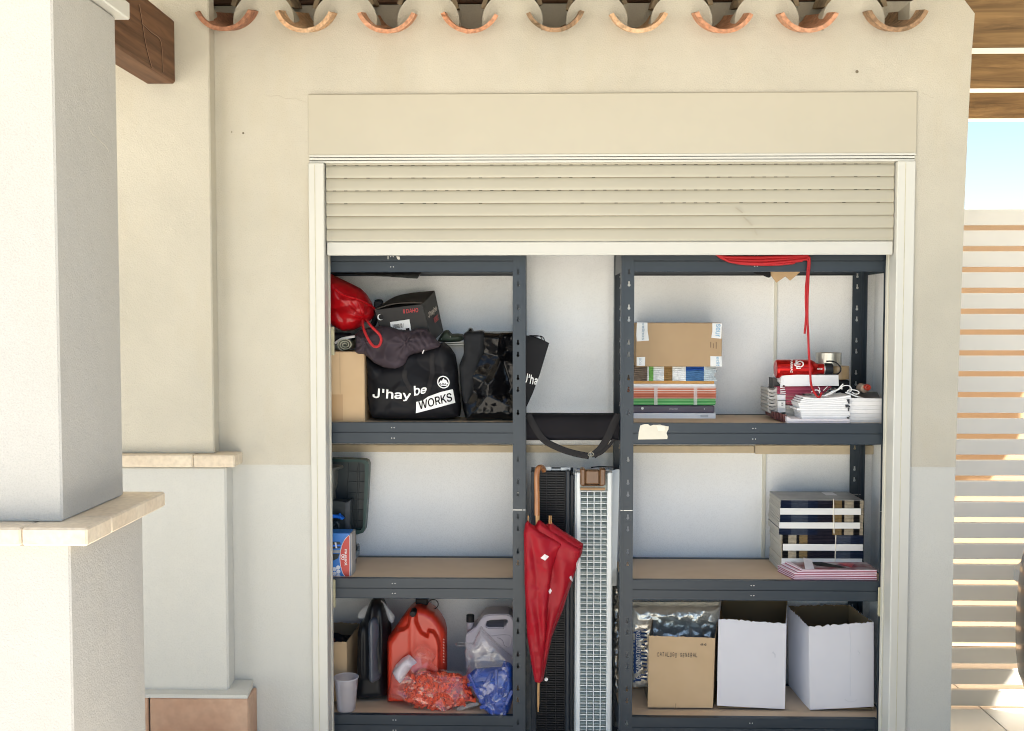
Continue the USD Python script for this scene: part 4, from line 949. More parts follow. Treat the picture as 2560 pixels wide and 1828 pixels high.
# ================================================================== left unit, middle shelf
TC = mat('toolcase_black', (.020, .030, .034), .42, .12, 10)
TC2 = mat('toolcase_green', (.012, .05, .045), .42, .1, 10)
t = thing('tool_case', 'open dark green tool case standing on end with its ribbed lid showing', 'tool case', at(*r3(260, 1000), 3.5))
YL = 3.53
lidp = [(30, 82), (270, 88), (392, 92), (440, 96), (472, 112), (488, 150), (482, 300), (460, 700), (440, 930), (420, 965), (345, 988), (255, 985), (30, 985)]
inn = [(30, 118), (400, 124), (438, 150), (440, 300), (414, 900), (390, 935), (30, 940)]
rim = wp(mp(r3, lidp), YL); inp = wp(mp(r3, inn), YL)
obj('lid_rim', ext(rim.difference(inp), .045, YL), TC2, t)
obj('lid_panel', ext(inp, .004, YL + .03), TC, t)
rib = []
def yl(a, b, w=2.2, d=.03):
    rib.append(ptube(mp(r3, [a, b]), YL + .027, .0013 * w / 2, 5, 1))
for y in (232, 355, 490, 565, 690, 820): yl((250, y), (440 - (y - 232) * .04, y + 4))
for x in (236, 372, 350): yl((x + 6, 130), (x - 24, 935))
obj('lid_ribs', cat_m(rib), TC, t)
obj('case_body', pext(mp(r3, [(0, 575), (205, 600), (270, 572), (262, 985), (0, 985)]), 3.46, .05), TC, t)
obj('body_edge', pext(mp(r3, [(206, 612), (262, 585), (256, 985), (206, 985)]), 3.452, .006), mat('toolcase_grey', (.045, .055, .066), .4), t)
t = thing('power_tool', 'grey and blue hand tool lying inside the open tool case', 'tool', at(*r3(80, 760), 3.45))
m, sf = puff(mp(r3, [(20, 140), (120, 150), (190, 160), (185, 195), (120, 205), (118, 380), (92, 460), (90, 690), (20, 700)]), 3.50, .03, .02, amp=.002, sc=25)
obj('body', m, mat('tool_grey', (.09, .095, .085), .4, .2, 30), t, smooth=50)
BLU = mat('bright_blue', (.015, .17, .75), .4, .06)
a = at(*r3(20, 770), 3.435); b = at(*r3(160, 765), 3.435)
obj('blue_handle', tube([a, (b[0] - .012, a[1], a[2]), (b[0] - .004, a[1], a[2]), (b[0] - .001, a[1], a[2]), b], [.0062, .0062, .009, .0125, .0125], 14), BLU, t)
obj('guide', ptube(mp(r3, [(60, 860), (110, 840), (120, 900), (80, 920)]), 3.44, .006, 8, 4), TC, t)
t = thing('torch', 'black and grey hand lamp standing behind the blue and red box', 'lamp', at(*r3(320, 1340), 3.46))
m, sf = puff(mp(r3, [(262, 950), (335, 985), (340, 1080), (350, 1150), (338, 1340), (290, 1352), (262, 1300)]), 3.46, .02, .03, amp=.001)

obj('body', m, BLK, t, smooth=50)
m, sf = puff(mp(r3, [(348, 1068), (372, 1080), (380, 1130), (378, 1220), (358, 1258), (300, 1300), (285, 1290), (290, 1215), (345, 1180)]), 3.445, .012, .02, amp=.0005)
obj('bezel', m, mat('lamp_grey', (.13, .16, .18), .4), t, smooth=50)
# blue and red box
BB = mat('box_blue', (.03, .17, .52), .4, .06, 8)
t = thing('printed_box', 'small blue and red printed box at the left end of the middle shelf', 'box', at(*r3(160, 1515), 3.34))
bxl_ = r3(0, 990)[0] - 8; q0, q1 = r3(268, 982), r3(262, 1516)
Yq = 3.335
obj('carton', bx(X(bxl_, Yq, 1400), X(q1[0], Yq, 1400), Yq, Yq + .07, BT[2], Z(q0[1], Yq), .001), BB, t)
obj('card_edge', bx(X(q1[0], Yq, 1400) + .0002, X(r3(286, 0)[0], Yq, 1400), Yq + .004, Yq + .07, BT[2] + .001, Z(q0[1], Yq) - .001, .001), mat('box_edge_grey', (.33, .31, .29), .6), t)
obj('red_panel', decal(mp(r3, [(262, 990), (250, 992), (205, 1040), (170, 1110), (150, 1200), (145, 1300), (160, 1390), (185, 1460), (225, 1508), (262, 1512)]), Yq, lift=.0006), mat('box_red', (.50, .045, .035), .4, .1, 10), t)
obj('white_arc', ptube(mp(r3, [(252, 992), (205, 1040), (168, 1110), (148, 1200), (143, 1300), (158, 1390), (183, 1460), (228, 1510)]), Yq - .0008, .0009, 4, 5), WHT, t)
obj('white_line', decal(mp(r3, [(253, 1000), (258, 1000), (258, 1500), (253, 1500)]), Yq, lift=.001), WHT, t)
m = unit_text('mussol'); v = np.array(m.vertices); v[:, 0], v[:, 1] = v[:, 1].copy(), 1 - v[:, 0].copy(); v = v
obj('lettering', quadmap(T(v, m.faces), mp(r3, [(200, 1160), (230, 1160), (230, 1355), (200, 1355)]), Yq, lift=.0014), WHT, t)
for cy in (1238, 1272):
    p = at(*r3(178, cy), Yq); obj('ring_mark', ext(Point(p[0], p[2]).buffer(.0048).difference(Point(p[0], p[2]).buffer(.0030)), .0003, Yq - .0014), WHT, t)
DOT = mat('pale_dot', (.62, .66, .74), .5)
for cx_, cy in ((78, 1400), (122, 1380), (78, 1455), (124, 1430), (124, 1482)):
    p = at(*r3(cx_, cy), Yq); obj('dot_mark', ext(Point(p[0], p[2]).buffer(.0066), .0003, Yq - .0008), DOT, t)
for q, mm_ in (([(0, 1072), (140, 1072), (156, 1110), (140, 1150), (0, 1160)], TC), ([(0, 1172), (150, 1172), (150, 1205), (0, 1205)], mat('print_grey', (.25, .27, .28), .5)), ([(0, 1216), (140, 1214), (120, 1270), (0, 1330)], TC)):
    obj('picture', decal(mp(r3, q), Yq, lift=.0005), mm_, t)
obj('picture', decal(mp(r3, [(60, 1110), (150, 1106), (160, 1124), (60, 1130)]), Yq, lift=.001), BLU, t)
obj('picture', decal(mp(r3, [(80, 1080), (100, 1080), (112, 1150), (92, 1148)]), Yq, lift=.0014), DOT, t)

# ================================================================== left unit, lower shelf
def carton(name, label, front, Yf, back, Yb, out_m, in_m, ragged=.004, seed=0, back_drop=0, th=.0035):
    """an open carton: front and back pixel quads TL TR BR BL"""
    rg = np.random.default_rng(seed)
    F = [at(x, y, Yf) for x, y in front]; B = [at(x, y, Yb) for x, y in back]
    t = thing(name, label, 'box', (F[2] + F[3]) / 2)
    def panel(a, b, c, d, nm, inward, n=34, amp=ragged):
        # a-b the top edge, d-c the bottom edge
        u = np.linspace(0, 1, n); top = a[None] * (1 - u[:, None]) + b[None] * u[:, None]; bot = d[None] * (1 - u[:, None]) + c[None] * u[:, None]
        top[1:-1, 2] += rg.normal(0, amp, n - 2) * .28
        top[:, 2] += -amp * .5 * meshkit.fbm(np.stack([u * 7, u * 0 + seed, u * 0], 1), 2, seed)
        inward = np.array(inward, float); h = th / 2
        for k_, (o0, o1, mt, nm2) in enumerate(((0, h, out_m, nm), (h + .0002, th, in_m, nm + '_lining'))):
            V = np.vstack([top + inward * o0, bot + inward * o0, top + inward * o1 - np.array([0, 0, .0006 * k_]), bot + inward * o1]); FF = []
            for i in range(n - 1):
                for (p, q) in ((0, n), ):
                    FF += [(p + i, q + i, q + i + 1), (p + i, q + i + 1, p + i + 1)]
                FF += [(2 * n + i, 2 * n + i + 1, 3 * n + i + 1), (2 * n + i, 3 * n + i + 1, 3 * n + i), (i, i + 1, 2 * n + i + 1), (i, 2 * n + i + 1, 2 * n + i)]
            for i in (0, n - 1): FF += [(i, n + i, 3 * n + i), (i, 3 * n + i, 2 * n + i)]
            m = T(V, FF); m.fix_normals()
            obj(nm2, m, mt, t, smooth=False)
    panel(F[0], F[1], F[2], F[3], 'front_panel', (0, 1, 0))
    e = .0005
    panel(F[0] + [0, e, -.001], B[0] + [0, 0, 0], B[3], F[3] + [0, e, 0], 'left_panel', (1, 0, 0))
    panel(F[1] + [0, e, -.001], B[1], B[2], F[2] + [0, e, 0], 'right_panel', (-1, 0, 0))
    panel(B[0], B[1], B[2], B[3], 'back_panel', (0, -1, 0))
    zb_ = min(F[2][2], F[3][2]) + .002
    obj('base', bx(F[3][0] + .004, F[2][0] - .004, Yf + .004, Yb - .004, zb_, zb_ + .003), in_m, t)
    return t
def project(p):
    d = RC.T @ (np.asarray(p) - EYE); return (CX + FPX * d[0] / -d[2], CY - FPX * d[1] / -d[2])
def onfloor(x, k, Y): return project((X(x, Y, 1500), Y, BT[k] + .0008))
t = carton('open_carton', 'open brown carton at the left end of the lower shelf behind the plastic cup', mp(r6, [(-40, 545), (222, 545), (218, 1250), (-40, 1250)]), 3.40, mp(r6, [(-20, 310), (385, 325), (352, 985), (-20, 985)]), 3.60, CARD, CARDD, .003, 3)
m, sf = puff(mp(r6, [(-20, 425), (120, 440), (200, 490), (250, 540), (240, 600), (-20, 620)]), 3.52, .03, .03, amp=.004)
t2 = thing('dark_rag', 'dark rag with a reddish fold lying inside the open brown carton', 'cloth', at(*r6(100, 540), 3.52))
obj('cloth', m, DARKC, t2)
m, sf = puff(mp(r6, [(40, 500), (80, 495), (90, 540), (40, 545)]), 3.475, .01, .01, amp=.002); obj('fold', m, mat('rust_fold', (.25, .06, .02), .6), t2)
t = thing('dark_filler', 'added dark filler block inside the open carton behind the plastic cup', 'bundle', at(*r6(60, 700), 3.5))
obj('cloth', bx(X(r6(-30, 0)[0], 3.42, 1600), X(r6(205, 0)[0], 3.42, 1600), 3.42, 3.57, BT[3] + .006, Z(r6(0, 640)[1], 3.42), .003), DARKC, t)  # plain dark block added to fill the carton
# plastic cup
CUPM = clear_mat('frosted_plastic', (.9, .89, .9), .30, 30, .05, (.72, .68, .69), .35)
c = at(*r6(218, 1370), 3.345); zb_ = BT[3] + .0005; zt_ = Z(r6(0, 978)[1], 3.345)
R1 = (X(r6(362, 0)[0], 3.345) - X(r6(72, 0)[0], 3.345)) / 2; R0 = (X(r6(325, 0)[0], 3.345) - X(r6(108, 0)[0], 3.345)) / 2; H = zt_ - zb_
t = thing('plastic_cup', 'frosted clear plastic cup standing at the front left of the lower shelf', 'cup', (c[0], 3.345, zb_))
obj('cup', lathe([(0, 0), (R0 * .9, 0), (R0, .003), (R1 * .985, H * .985), (R1 + .0012, H), (R1, H), (R1 * .96, H * .97), (R0 * .95, .005), (0, .004)], (c[0], 3.345, zb_), 'z', 40), CUPM, t, smooth=40)
obj('rim', lathe([(R1 - .0012, H - .001), (R1 + .0016, H - .001), (R1 + .002, H + .0004), (R1 + .001, H + .0016), (R1 - .0012, H + .0006)], (c[0], 3.345, zb_), 'z', 40), clear_mat('rim_plastic', (.9, .9, .9), .5, 20, .02), t, smooth=60)
# black padded case
t = thing('black_case', 'glossy black moulded case standing between the open carton and the red canister', 'case', at(*r6(520, 1250), 3.44))
P = [(340, 1250), (345, 1100), (350, 700), (352, 500), (378, 380), (430, 330), (455, 240), (490, 150), (520, 95), (560, 80), (620, 85), (665, 130), (700, 220), (722, 330), (745, 420), (748, 560), (700, 800), (700, 1000), (722, 1222), (640, 1242), (480, 1260)]
def cfold(x, z):
    a = at(*r6(535, 600), 3.44); dx = x - a[0]; top = np.clip((z - at(*r6(535, 1020), 3.44)[2]) / .02, 0, 1)
    return .016 * np.exp(-(dx / .014) ** 2) * top + .010 * np.exp(-((np.abs(dx) - .034) / .007) ** 2) * top
m, CS = puff(mp(r6, P), 3.46, .05, .08, R=.03, res=.004, amp=.001, sc=12, seed=4, fold=cfold)
zfix(m, BT[3] + .0005)
BCASE = mat('case_black', (.008, .009, .011), .4, .15, 6, spec=.3)
obj('shell', m, BCASE, t, smooth=50)
gl, _ = puff(mp(r6, [(480, 980), (478, 800), (482, 640), (472, 480), (468, 340), (490, 270), (535, 248), (580, 262), (605, 340), (606, 470), (590, 560), (586, 700), (592, 880), (624, 960), (600, 1010), (520, 1030)]), 3.40, .022, .01, R=.018, res=.004, amp=.0, seed=5, shift=lambda x, z: CS(x, z) - 3.40 + .004)
obj('painted_highlight', gl, mat('highlight_graphite', (.075, .085, .105), .28, .1, 12), t, smooth=60)  # grey highlight painted as a raised strip on the black case
CLR = clear_mat('clear_film', (.97, .97, .97), .012, 22, .35, ior=1.33, gloss=.03, rough=.04)
for k, P in enumerate(([(590, 60), (640, 55), (690, 110), (740, 170), (792, 240), (780, 300), (755, 330), (720, 290), (690, 220), (655, 140), (610, 110)], [(350, 240), (370, 190), (420, 140), (480, 100), (540, 70), (590, 60), (570, 100), (520, 150), (470, 220), (420, 265), (370, 275)])):
    m, sf = puff(mp(r6, P), 3.45 + .01 * k, .006, .006, R=.01, res=.005, amp=.006, sc=24, seed=50 + k)
    obj('clear_bag', m, clear_mat('milky_film', (.95, .95, .93), .22, 60, .7), t, smooth=50)
# red canister
JER = mat('canister_red', (.52, .035, .014), .32, .06, 5, .12, 150, bdist=.001)
t = thing('fuel_canister', 'red plastic fuel canister with a raised front panel and black spout', 'canister', at(*r6(1040, 1100), 3.45))
P = [(704, 1240), (704, 520), (722, 470), (770, 410), (830, 320), (900, 220), (960, 150), (1020, 112), (1090, 108), (1170, 130), (1270, 190), (1340, 280), (1385, 360), (1405, 440), (1408, 1240)]
panel = wp(mp(r6, [(706, 1240), (706, 520), (722, 480), (770, 430), (830, 400), (900, 385), (945, 350), (962, 300), (966, 200), (1048, 200), (1052, 300), (1075, 360), (1110, 430), (1180, 470), (1190, 400), (1255, 415), (1300, 490), (1322, 580), (1322, 1240)]), 3.40)
ctr = at(*r6(1005, 700), 3.40)
def jfold2(x, z):
    p = shapely.points(x, z); ins = shapely.contains_xy(panel, x, z); d = shapely.distance(p, panel.exterior) * np.where(ins, 1, -1)
    s = np.clip((d + .003) / .008, 0, 1); s = s * s * (3 - 2 * s)
    r = .022 * s - .004 * np.exp(-((x - ctr[0] - .02) / .05) ** 2) * s + .004 * np.exp(-((x - ctr[0]) / .012) ** 2) * s
    return r
m, JS = puff(mp(r6, P), 3.44, .035, .12, R=.025, res=.0034, amp=0, seed=3, fold=jfold2)
m.vertices[:, 2] = np.maximum(m.vertices[:, 2], BT[3] + .0005)
obj('body', m, JER, t, smooth=55)
pc = at(*r6(1004, 215), 3.375)
obj('front_cap', lathe([(0, -.012), (.0085, -.012), (.0105, -.009), (.0105, .03), (0, .03)], (pc[0], 3.385, pc[2]), 'y', 24), BLK, t)
obj('spout', pbox(*r6(1036, 30), *r6(1180, 118), 3.46, 3.50, .004), BLK, t)
obj('cap_tether', ptube(mp(r6, [(1180, 90), (1215, 50), (1270, 45), (1304, 85), (1296, 130), (1250, 158), (1215, 150)]), 3.47, .0016, 6, 5), BLK, t)
st = [ptube(mp(r6, [(1362, y), (1378, y + 10)]), 3.408, .0015, 5, 1) for y in range(510, 790, 34)]
obj('level_marks', cat_m(st), mat('level_mark_pink', (.70, .42, .36), .5), t)
# bag of red clips
t = thing('bag_of_red_clips', 'clear plastic bag full of flat red plastic pieces in front of the red canister', 'bag', at(*r6(1250, 1420), 3.36))
YR = 3.37
redpoly = wp(mp(r6, [(880, 1200), (900, 1060), (980, 930), (1110, 860), (1250, 890), (1400, 900), (1560, 900), (1640, 960), (1700, 1100), (1760, 1230), (1700, 1260), (1540, 1290), (1430, 1400), (1380, 1415), (1260, 1370), (1150, 1320), (1000, 1300)]), YR)
rg = np.random.default_rng(17); pcs = []
x0, z0, x1, z1 = redpoly.bounds
RCL = mat('clip_red', (.74, .085, .025), .5, .15, 40)
unit = shapely.union_all([sbox(-.009, -.006, .009, .006).difference(sbox(-.003, .002, .003, .0061)), sbox(-.012, -.0022, -.0088, .0022)])
base_piece = trimesh.creation.extrude_polygon(unit, .0022, engine='earcut')
inner = redpoly.buffer(-.008)
n_ = 0
while n_ < 240:
    x, z = rg.uniform(x0, x1), rg.uniform(z0, z1)
    if not shapely.contains_xy(inner, x, z): continue
    d = shapely.distance(Point(x, z), redpoly.exterior); dep = .034 * math.sqrt(min(1, d / .04))
    m = base_piece.copy(); m.apply_scale(rg.uniform(1.0, 1.5))
    m.apply_transform(trimesh.transformations.random_rotation_matrix(rg.random(3))) if rg.random() < .55 else m.apply_transform(trimesh.transformations.euler_matrix(PI / 2 + rg.normal(0, .35), rg.normal(0, .5), rg.uniform(0, 6)))
    m.apply_translation([x, YR - dep + rg.uniform(0, .016) + .002, z]); pcs.append(m); n_ += 1
obj('red_clips', cat_m(pcs), RCL, t, smooth=False, kind='stuff')
core, _ = puff(redpoly.buffer(-.004), YR, .026, .03, R=.04, res=.007, amp=.004, sc=40, seed=6)
obj('packed_clips', core, mat('clip_red_deep', (.40, .03, .012), .6, .3, 60), t, kind='stuff')
P = [(700, 1200), (730, 1060), (745, 920), (800, 820), (890, 730), (1000, 650), (1060, 590), (1120, 565), (1190, 610), (1250, 670), (1282, 720), (1245, 790), (1300, 850), (1420, 885), (1580, 890), (1650, 960), (1720, 1110), (1792, 1268), (1780, 1300), (1640, 1345), (1540, 1365), (1440, 1425), (1380, 1425), (1240, 1372), (1080, 1330), (960, 1290), (890, 1215), (840, 1218), (760, 1190)]
m, sf = puff(mp(r6, P), YR, .046, .036, R=.04, res=.004, amp=.004, sc=20, seed=16, fold=lambda x, z: crumple(x, z, 71, .04, 8))
obj('clear_bag', m, CLR, t, smooth=45)
m, sf = puff(mp(r6, [(760, 900), (800, 820), (880, 740), (960, 690), (1040, 770), (1060, 790), (1000, 830), (950, 900), (900, 980), (860, 1040), (800, 980)]), YR, .030, .0, R=.03, res=.005, amp=.008, sc=26, seed=18)
obj('paper_insert', m, mat('white_label_film', (.66, .60, .64), .3, .1, 30), t, smooth=40)
m, sf = puff(mp(r6, [(1520, 1330), (1580, 1300), (1700, 1268), (1792, 1262), (1785, 1300), (1660, 1325), (1600, 1355), (1530, 1368)]), YR - .02, .008, .005, amp=.004, sc=40)
obj('bag_corner', m, clear_mat('milky_film', (.95, .95, .93), .22, 60, .7), t)
# white jug
t = thing('white_jug', 'translucent white plastic jug with a black screw cap behind the bag of blue pieces', 'jug', at(*r6(1900, 1150), 3.48))
JUG = mat('jug_lilac_white', (.50, .46, .52), .35, .05, 6, transl=((.55, .5, .55), .25))
body = wp(mp(r6, [(1628, 1180), (1628, 500), (1640, 440), (1700, 400), (1760, 350), (1810, 270), (1850, 225), (1920, 208), (2120, 206), (2165, 222), (2190, 260), (2230, 300), (2230, 1180)]), 3.46)
hole = wp(mp(r6, [(1878, 330), (1890, 300), (1920, 290), (2110, 280), (2128, 296), (2100, 345), (2080, 360), (1900, 360), (1880, 350)]), 3.46).buffer(.001)
jug = cat_m([ext(body.difference(hole).buffer(-.004), .10, 3.452), ext(body.difference(hole).buffer(-.001), .09, 3.457)])
obj('body', jug, JUG, t, smooth=40)
obj('emboss', ptube(mp(r6, [(1900, 480), (2150, 470), (2150, 600), (2090, 590), (2060, 520), (2000, 500)]), 3.452, .002, 6, 4), JUG, t)
pc = at(*r6(1686, 305), 3.50); pt2 = at(*r6(1686, 222), 3.50); rc_ = .0135
obj('neck', lathe([(rc_ * .92, -.05), (rc_ * .92, .004)], (pc[0], 3.50, pc[2]), 'z', 24), JUG, t)
obj('cap', lathe([(0, 0), (rc_, 0), (rc_ * 1.02, .002), (rc_, pt2[2] - pc[2] - .002), (rc_ * .9, pt2[2] - pc[2]), (0, pt2[2] - pc[2])], (pc[0], 3.50, pc[2]), 'z', 28), BLK, t)
# bag of blue pieces
t = thing('bag_of_blue_pieces', 'clear plastic bag of blue plastic pieces hanging over the front of the lower shelf', 'bag', at(*r6(1990, 1440), 3.32))
YBg = 3.335
BLP = mat('blue_plastic', (.004, .045, .29), .3, .25, 25)
bp = wp(mp(r6, [(1640, 950), (1700, 900), (1740, 860), (1860, 850), (2060, 840), (2080, 770), (2160, 790), (2200, 850), (2200, 1180), (2150, 1380), (2060, 1420), (1990, 1425), (1930, 1420), (1840, 1330), (1740, 1150)]), YBg)
core, _ = puff(bp, YBg, .022, .03, R=.03, res=.006, amp=.010, sc=18, seed=26)
obj('packed_pieces', core, BLP, t, smooth=40, kind='stuff')
st = []
for k in range(34):
    while True:
        x, z = rg.uniform(bp.bounds[0], bp.bounds[2]), rg.uniform(bp.bounds[1], bp.bounds[3])
        if shapely.contains_xy(bp.buffer(-.014), x, z): break
    m = bx(-.026, .026, -.003, .003, -.0055, .0055, .0015); m.apply_transform(trimesh.transformations.euler_matrix(rg.normal(0, .4), rg.choice([1.05, -1.15, .3]) + rg.normal(0, .25), rg.normal(0, .25))); m.apply_translation([x, YBg - .022 + rg.uniform(-.004, .008), z]); st.append(m)
obj('blue_pieces', cat_m(st), BLP, t, kind='stuff')
P = [(1505, 562), (1530, 548), (1640, 552), (1720, 560), (1760, 440), (1812, 345), (1880, 430), (1960, 510), (2080, 620), (2200, 725), (2215, 1250), (2130, 1400), (2060, 1440), (2045, 1490), (2020, 1495), (1990, 1450), (1930, 1440), (1830, 1330), (1740, 1180), (1650, 1030), (1630, 900), (1660, 820), (1625, 720), (1615, 660), (1640, 600), (1520, 590)]
m, sf = puff(mp(r6, P), YBg, .036, .035, R=.035, res=.004, amp=.003, sc=19, seed=27, fold=lambda x, z: crumple(x, z, 72, .042, 8))
obj('clear_bag', m, CLR, t, smooth=45)

# ================================================================== right unit, upper shelf
t = thing('taped_carton', 'closed brown carton with printed white tape on its corners topping the booklet stack', 'box', at(*rF(470, 950), 3.46))
Yc = 3.44
a_, b_ = r2(170, 152), r2(1372, 762)
obj('carton', bx(X(a_[0], Yc, 860), X(b_[0], Yc, 860), Yc, 3.62, Z(b_[1], Yc), Z(a_[1], Yc), .002), mat('kraft_brown', (.36, .245, .135), .8, .05, 5, .15, 300, col2=(.40, .28, .16), bdist=.001), t)
TAPE = mat('printed_tape_white', (.66, .68, .68), .35, .06, 30)
INK = mat('tape_ink_blue', (.16, .26, .36), .5, .1)
for q in ([(182, 146), (328, 150), (330, 260), (350, 402), (180, 412), (172, 330)], [(1236, 158), (1372, 162), (1362, 375), (1222, 362), (1236, 270)], [(178, 632), (296, 630), (294, 756), (178, 756)], [(1208, 618), (1370, 622), (1370, 764), (1208, 764)]):
    obj('corner_tape', decal(mp(r2, q), Yc, lift=.0006), TAPE, t)
def vtext(s, quad, Y, surf=None, lift=.0012):
    m = unit_text(s, False); v = np.array(m.vertices); v[:, 0], v[:, 1] = v[:, 1].copy(), 1 - v[:, 0].copy(); return quadmap(T(v, m.faces), quad, Y, surf, lift)
obj('tape_print', vtext('velinos', mp(r2, [(250, 152), (292, 152), (292, 390), (250, 390)]), Yc), INK, t)
obj('tape_print', vtext('seur', mp(r2, [(1290, 172), (1350, 172), (1336, 350), (1276, 350)]), Yc), mat('tape_ink_sky', (.10, .30, .48), .5), t)
obj('tape_print', vtext('001', mp(r2, [(210, 645), (242, 645), (242, 742), (210, 742)]), Yc), INK, t)
obj('tape_print', vtext('edit', mp(r2, [(1290, 630), (1340, 630), (1340, 756), (1290, 756)]), Yc), mat('tape_ink_sky', (.10, .30, .48), .5), t)
obj('stamp_print', cat_m([decal(mp(r2, [(1204 + 40 * k, 420 + 20 * (k % 2)), (1220 + 40 * k, 420 + 20 * (k % 2)), (1220 + 40 * k, 500 + 8 * k), (1204 + 40 * k, 500 + 8 * k)]), Yc, lift=.0005) for k in range(3)]), mat('stamp_ink', (.22, .15, .09), .8), t)
# booklet stack: heights in r2 pixels, at depth 3.47
YK = 3.47
kx0 = X(r2(100, 0)[0], YK, 980)
def layer(y0, y1, xr_): return kx0, X(r2(xr_, 0)[0], YK, 980), Z(r2(0, y1)[1], YK), Z(r2(0, y0)[1], YK)
bott = 1492; shiftz = BT[1] - Z(r2(0, bott)[1], YK)
def lay(y0, y1, xr_, dy=0, rr=.0012): 
    x0, x1, z0, z1 = layer(y0, y1, xr_); return bx(x0, x1, YK + dy, YK + .16, z0 + shiftz, z1 + shiftz, rr)
PAGE = mat('page_edge_white', (.74, .745, .77), .7, .06, 20, stretch=(1, 1, 40))
t = thing('white_book', 'thick white paperbound book at the bottom of the booklet stack under the carton', 'book', at(1680, 1046, YK))
obj('book', lay(1418, 1492, 1288), PAGE, t); obj('grey_mark', decal(mp(r2, [(1070, 1440), (1178, 1440), (1178, 1474), (1070, 1474)]), YK, lift=.0006), mat('faint_grey', (.52, .53, .56), .7), t)
t = thing('purple_folder', 'dark purple folder with small white marks above the white book', 'folder', at(1680, 1030, YK))
obj('folder', lay(1312, 1414, 1270, .001, .003), mat('folder_purple', (.085, .07, .10), .45, .12, 12), t)
p = at(*r2(258, 1356), YK); obj('round_mark', ext(Point(p[0], p[2] + shiftz).buffer(.0044), .0003, YK - .0002), WHT, t)
obj('logo_mark', quadmap(unit_text('merlin', False), [(x, y - shiftz * FPX / YK) for x, y in mp(r2, [(640, 1352), (756, 1352), (756, 1374), (640, 1374)])], YK, lift=-.0006), mat('grey_print', (.55, .54, .56), .5), t)
obj('logo_mark', ext(Point(at(*r2(1126, 1364), YK)[0], at(*r2(1126, 1364), YK)[2] + shiftz).buffer(.002), .0003, YK - .0002), mat('grey_print', (.55, .54, .56), .5), t)
bt_ = thing('green_booklets', 'banded bundle of green booklets in the middle of the booklet stack', 'booklets', at(1680, 1010, YK))
rk = np.random.default_rng(6)
GB = [mat('green_paper', (.10, .40, .11), .6, .1, 12), mat('green_paper_pale', (.22, .50, .20), .6, .1, 12), mat('green_paper_deep', (.06, .30, .08), .6, .1, 12)]
ys = np.linspace(1216, 1306, 7)
for k in range(6): obj('booklet', lay(ys[k] + 1, ys[k + 1] - .5, 1284 + rk.uniform(-5, 5), rk.uniform(0, .0012), .0008), GB[k % 3], bt_)
BANDM = clear_mat('clear_band', (.95, .95, .95), .22, 40, .4)
t = thing('salmon_booklets', 'banded bundle of salmon red booklets above the green ones', 'booklets', at(1680, 1000, YK))
SB = [mat('salmon_paper', (.56, .17, .09), .6, .12, 14), mat('salmon_pale', (.66, .36, .28), .6, .1, 14), mat('salmon_deep', (.46, .11, .055), .6, .12, 14), mat('salmon_white', (.72, .60, .54), .6, .1, 14)]
ys = np.linspace(1050, 1214, 12)
for k in range(11): obj('booklet', lay(ys[k] + 1, ys[k + 1] - .5, 1292 + rk.uniform(-5, 5), rk.uniform(0, .0015), .0008), SB[(3, 1, 0, 3, 0, 1, 0, 2, 0, 2, 1)[k]], t)
for x in (445, 1000):
    xa_ = X(r2(x - 24, 0)[0], YK, 980); xb_ = X(r2(x + 24, 0)[0], YK, 980)
    obj('clear_band', bx(xa_, xb_, YK - .0014, YK - .0008, Z(r2(0, 1304)[1], YK) + shiftz, Z(r2(0, 1052)[1], YK) + shiftz), BANDM, t)
single('white_pad', lay(1010, 1048, 1282), PAGE, 'thin white pad between the orange booklet and the salmon bundle', 'pad')
single('orange_booklet', lay(970, 1008, 1262, .0008), mat('orange_paper', (.50, .26, .07), .55, .1, 20), 'orange spined booklet directly beneath the colourful magazines', 'booklet')
t = thing('colour_magazines', 'wavy stack of magazines with blue, brown and white printed spines under the taped carton', 'magazines', at(1680, 950, YK))
def spine_mat(name, stops, x0, x1, wob=.006):
    if name in MATS: return MATS[name]
    N = {'geo': ('geometry', {}), 'sx': ('separate_xyz', {}), 'sub': ('math', {'math_type': 'subtract', 'value2': x0}), 'mr': ('math', {'math_type': 'divide', 'value2': x1 - x0}),
         'n': ('noise_texture', {'scale': 90., 'detail': 2.0}), 'rp': ('rgb_ramp', {'ramp': stops, 'interpolate': False}), 'r2': ('rgb_ramp', {'ramp': [(.3, (.75,) * 3), (.6, (1, 1, 1))]}), 'mx': ('mix_color', {'blend_type': 'multiply', 'fac': 1.0}), 'p': ('principled_bsdf', {'roughness': .45})}
    Lk = [('geo.position', 'sx.vector'), ('sx.x', 'sub.value1'), ('sub.value', 'mr.value1'), ('mr.value', 'rp.fac'), ('geo.position', 'n.vector'), ('n.fac', 'r2.fac'), ('rp.color', 'mx.a'), ('r2.color', 'mx.b'), ('mx.result', 'p.base_color')]
    MATS[name] = usdkit.material(stage, '/World/Looks/' + name, N, Lk, surface='p.BSDF'); return MATS[name]
xb0, xb1 = X(r2(150, 0)[0], YK, 980), X(r2(1298, 0)[0], YK, 980)
W_, GR, BR_, BU, BU2, DK, LG = (.72, .73, .72), (.16, .38, .09), (.27, .16, .06), (.015, .07, .30), (.07, .17, .33), (.16, .12, .09), (.52, .58, .60)
def stops(blue): return [(0, DK), (.15, W_), (.172, GR), (.225, W_), (.355, BR_), (.455, W_), (.62, blue), (.84, LG), (1.0, LG)]
spm = [spine_mat('spine_magazines_a', stops(BU), xb0, xb1), spine_mat('spine_magazines_b', stops(BU2), xb0, xb1)]
ys = np.linspace(762, 968, 8)
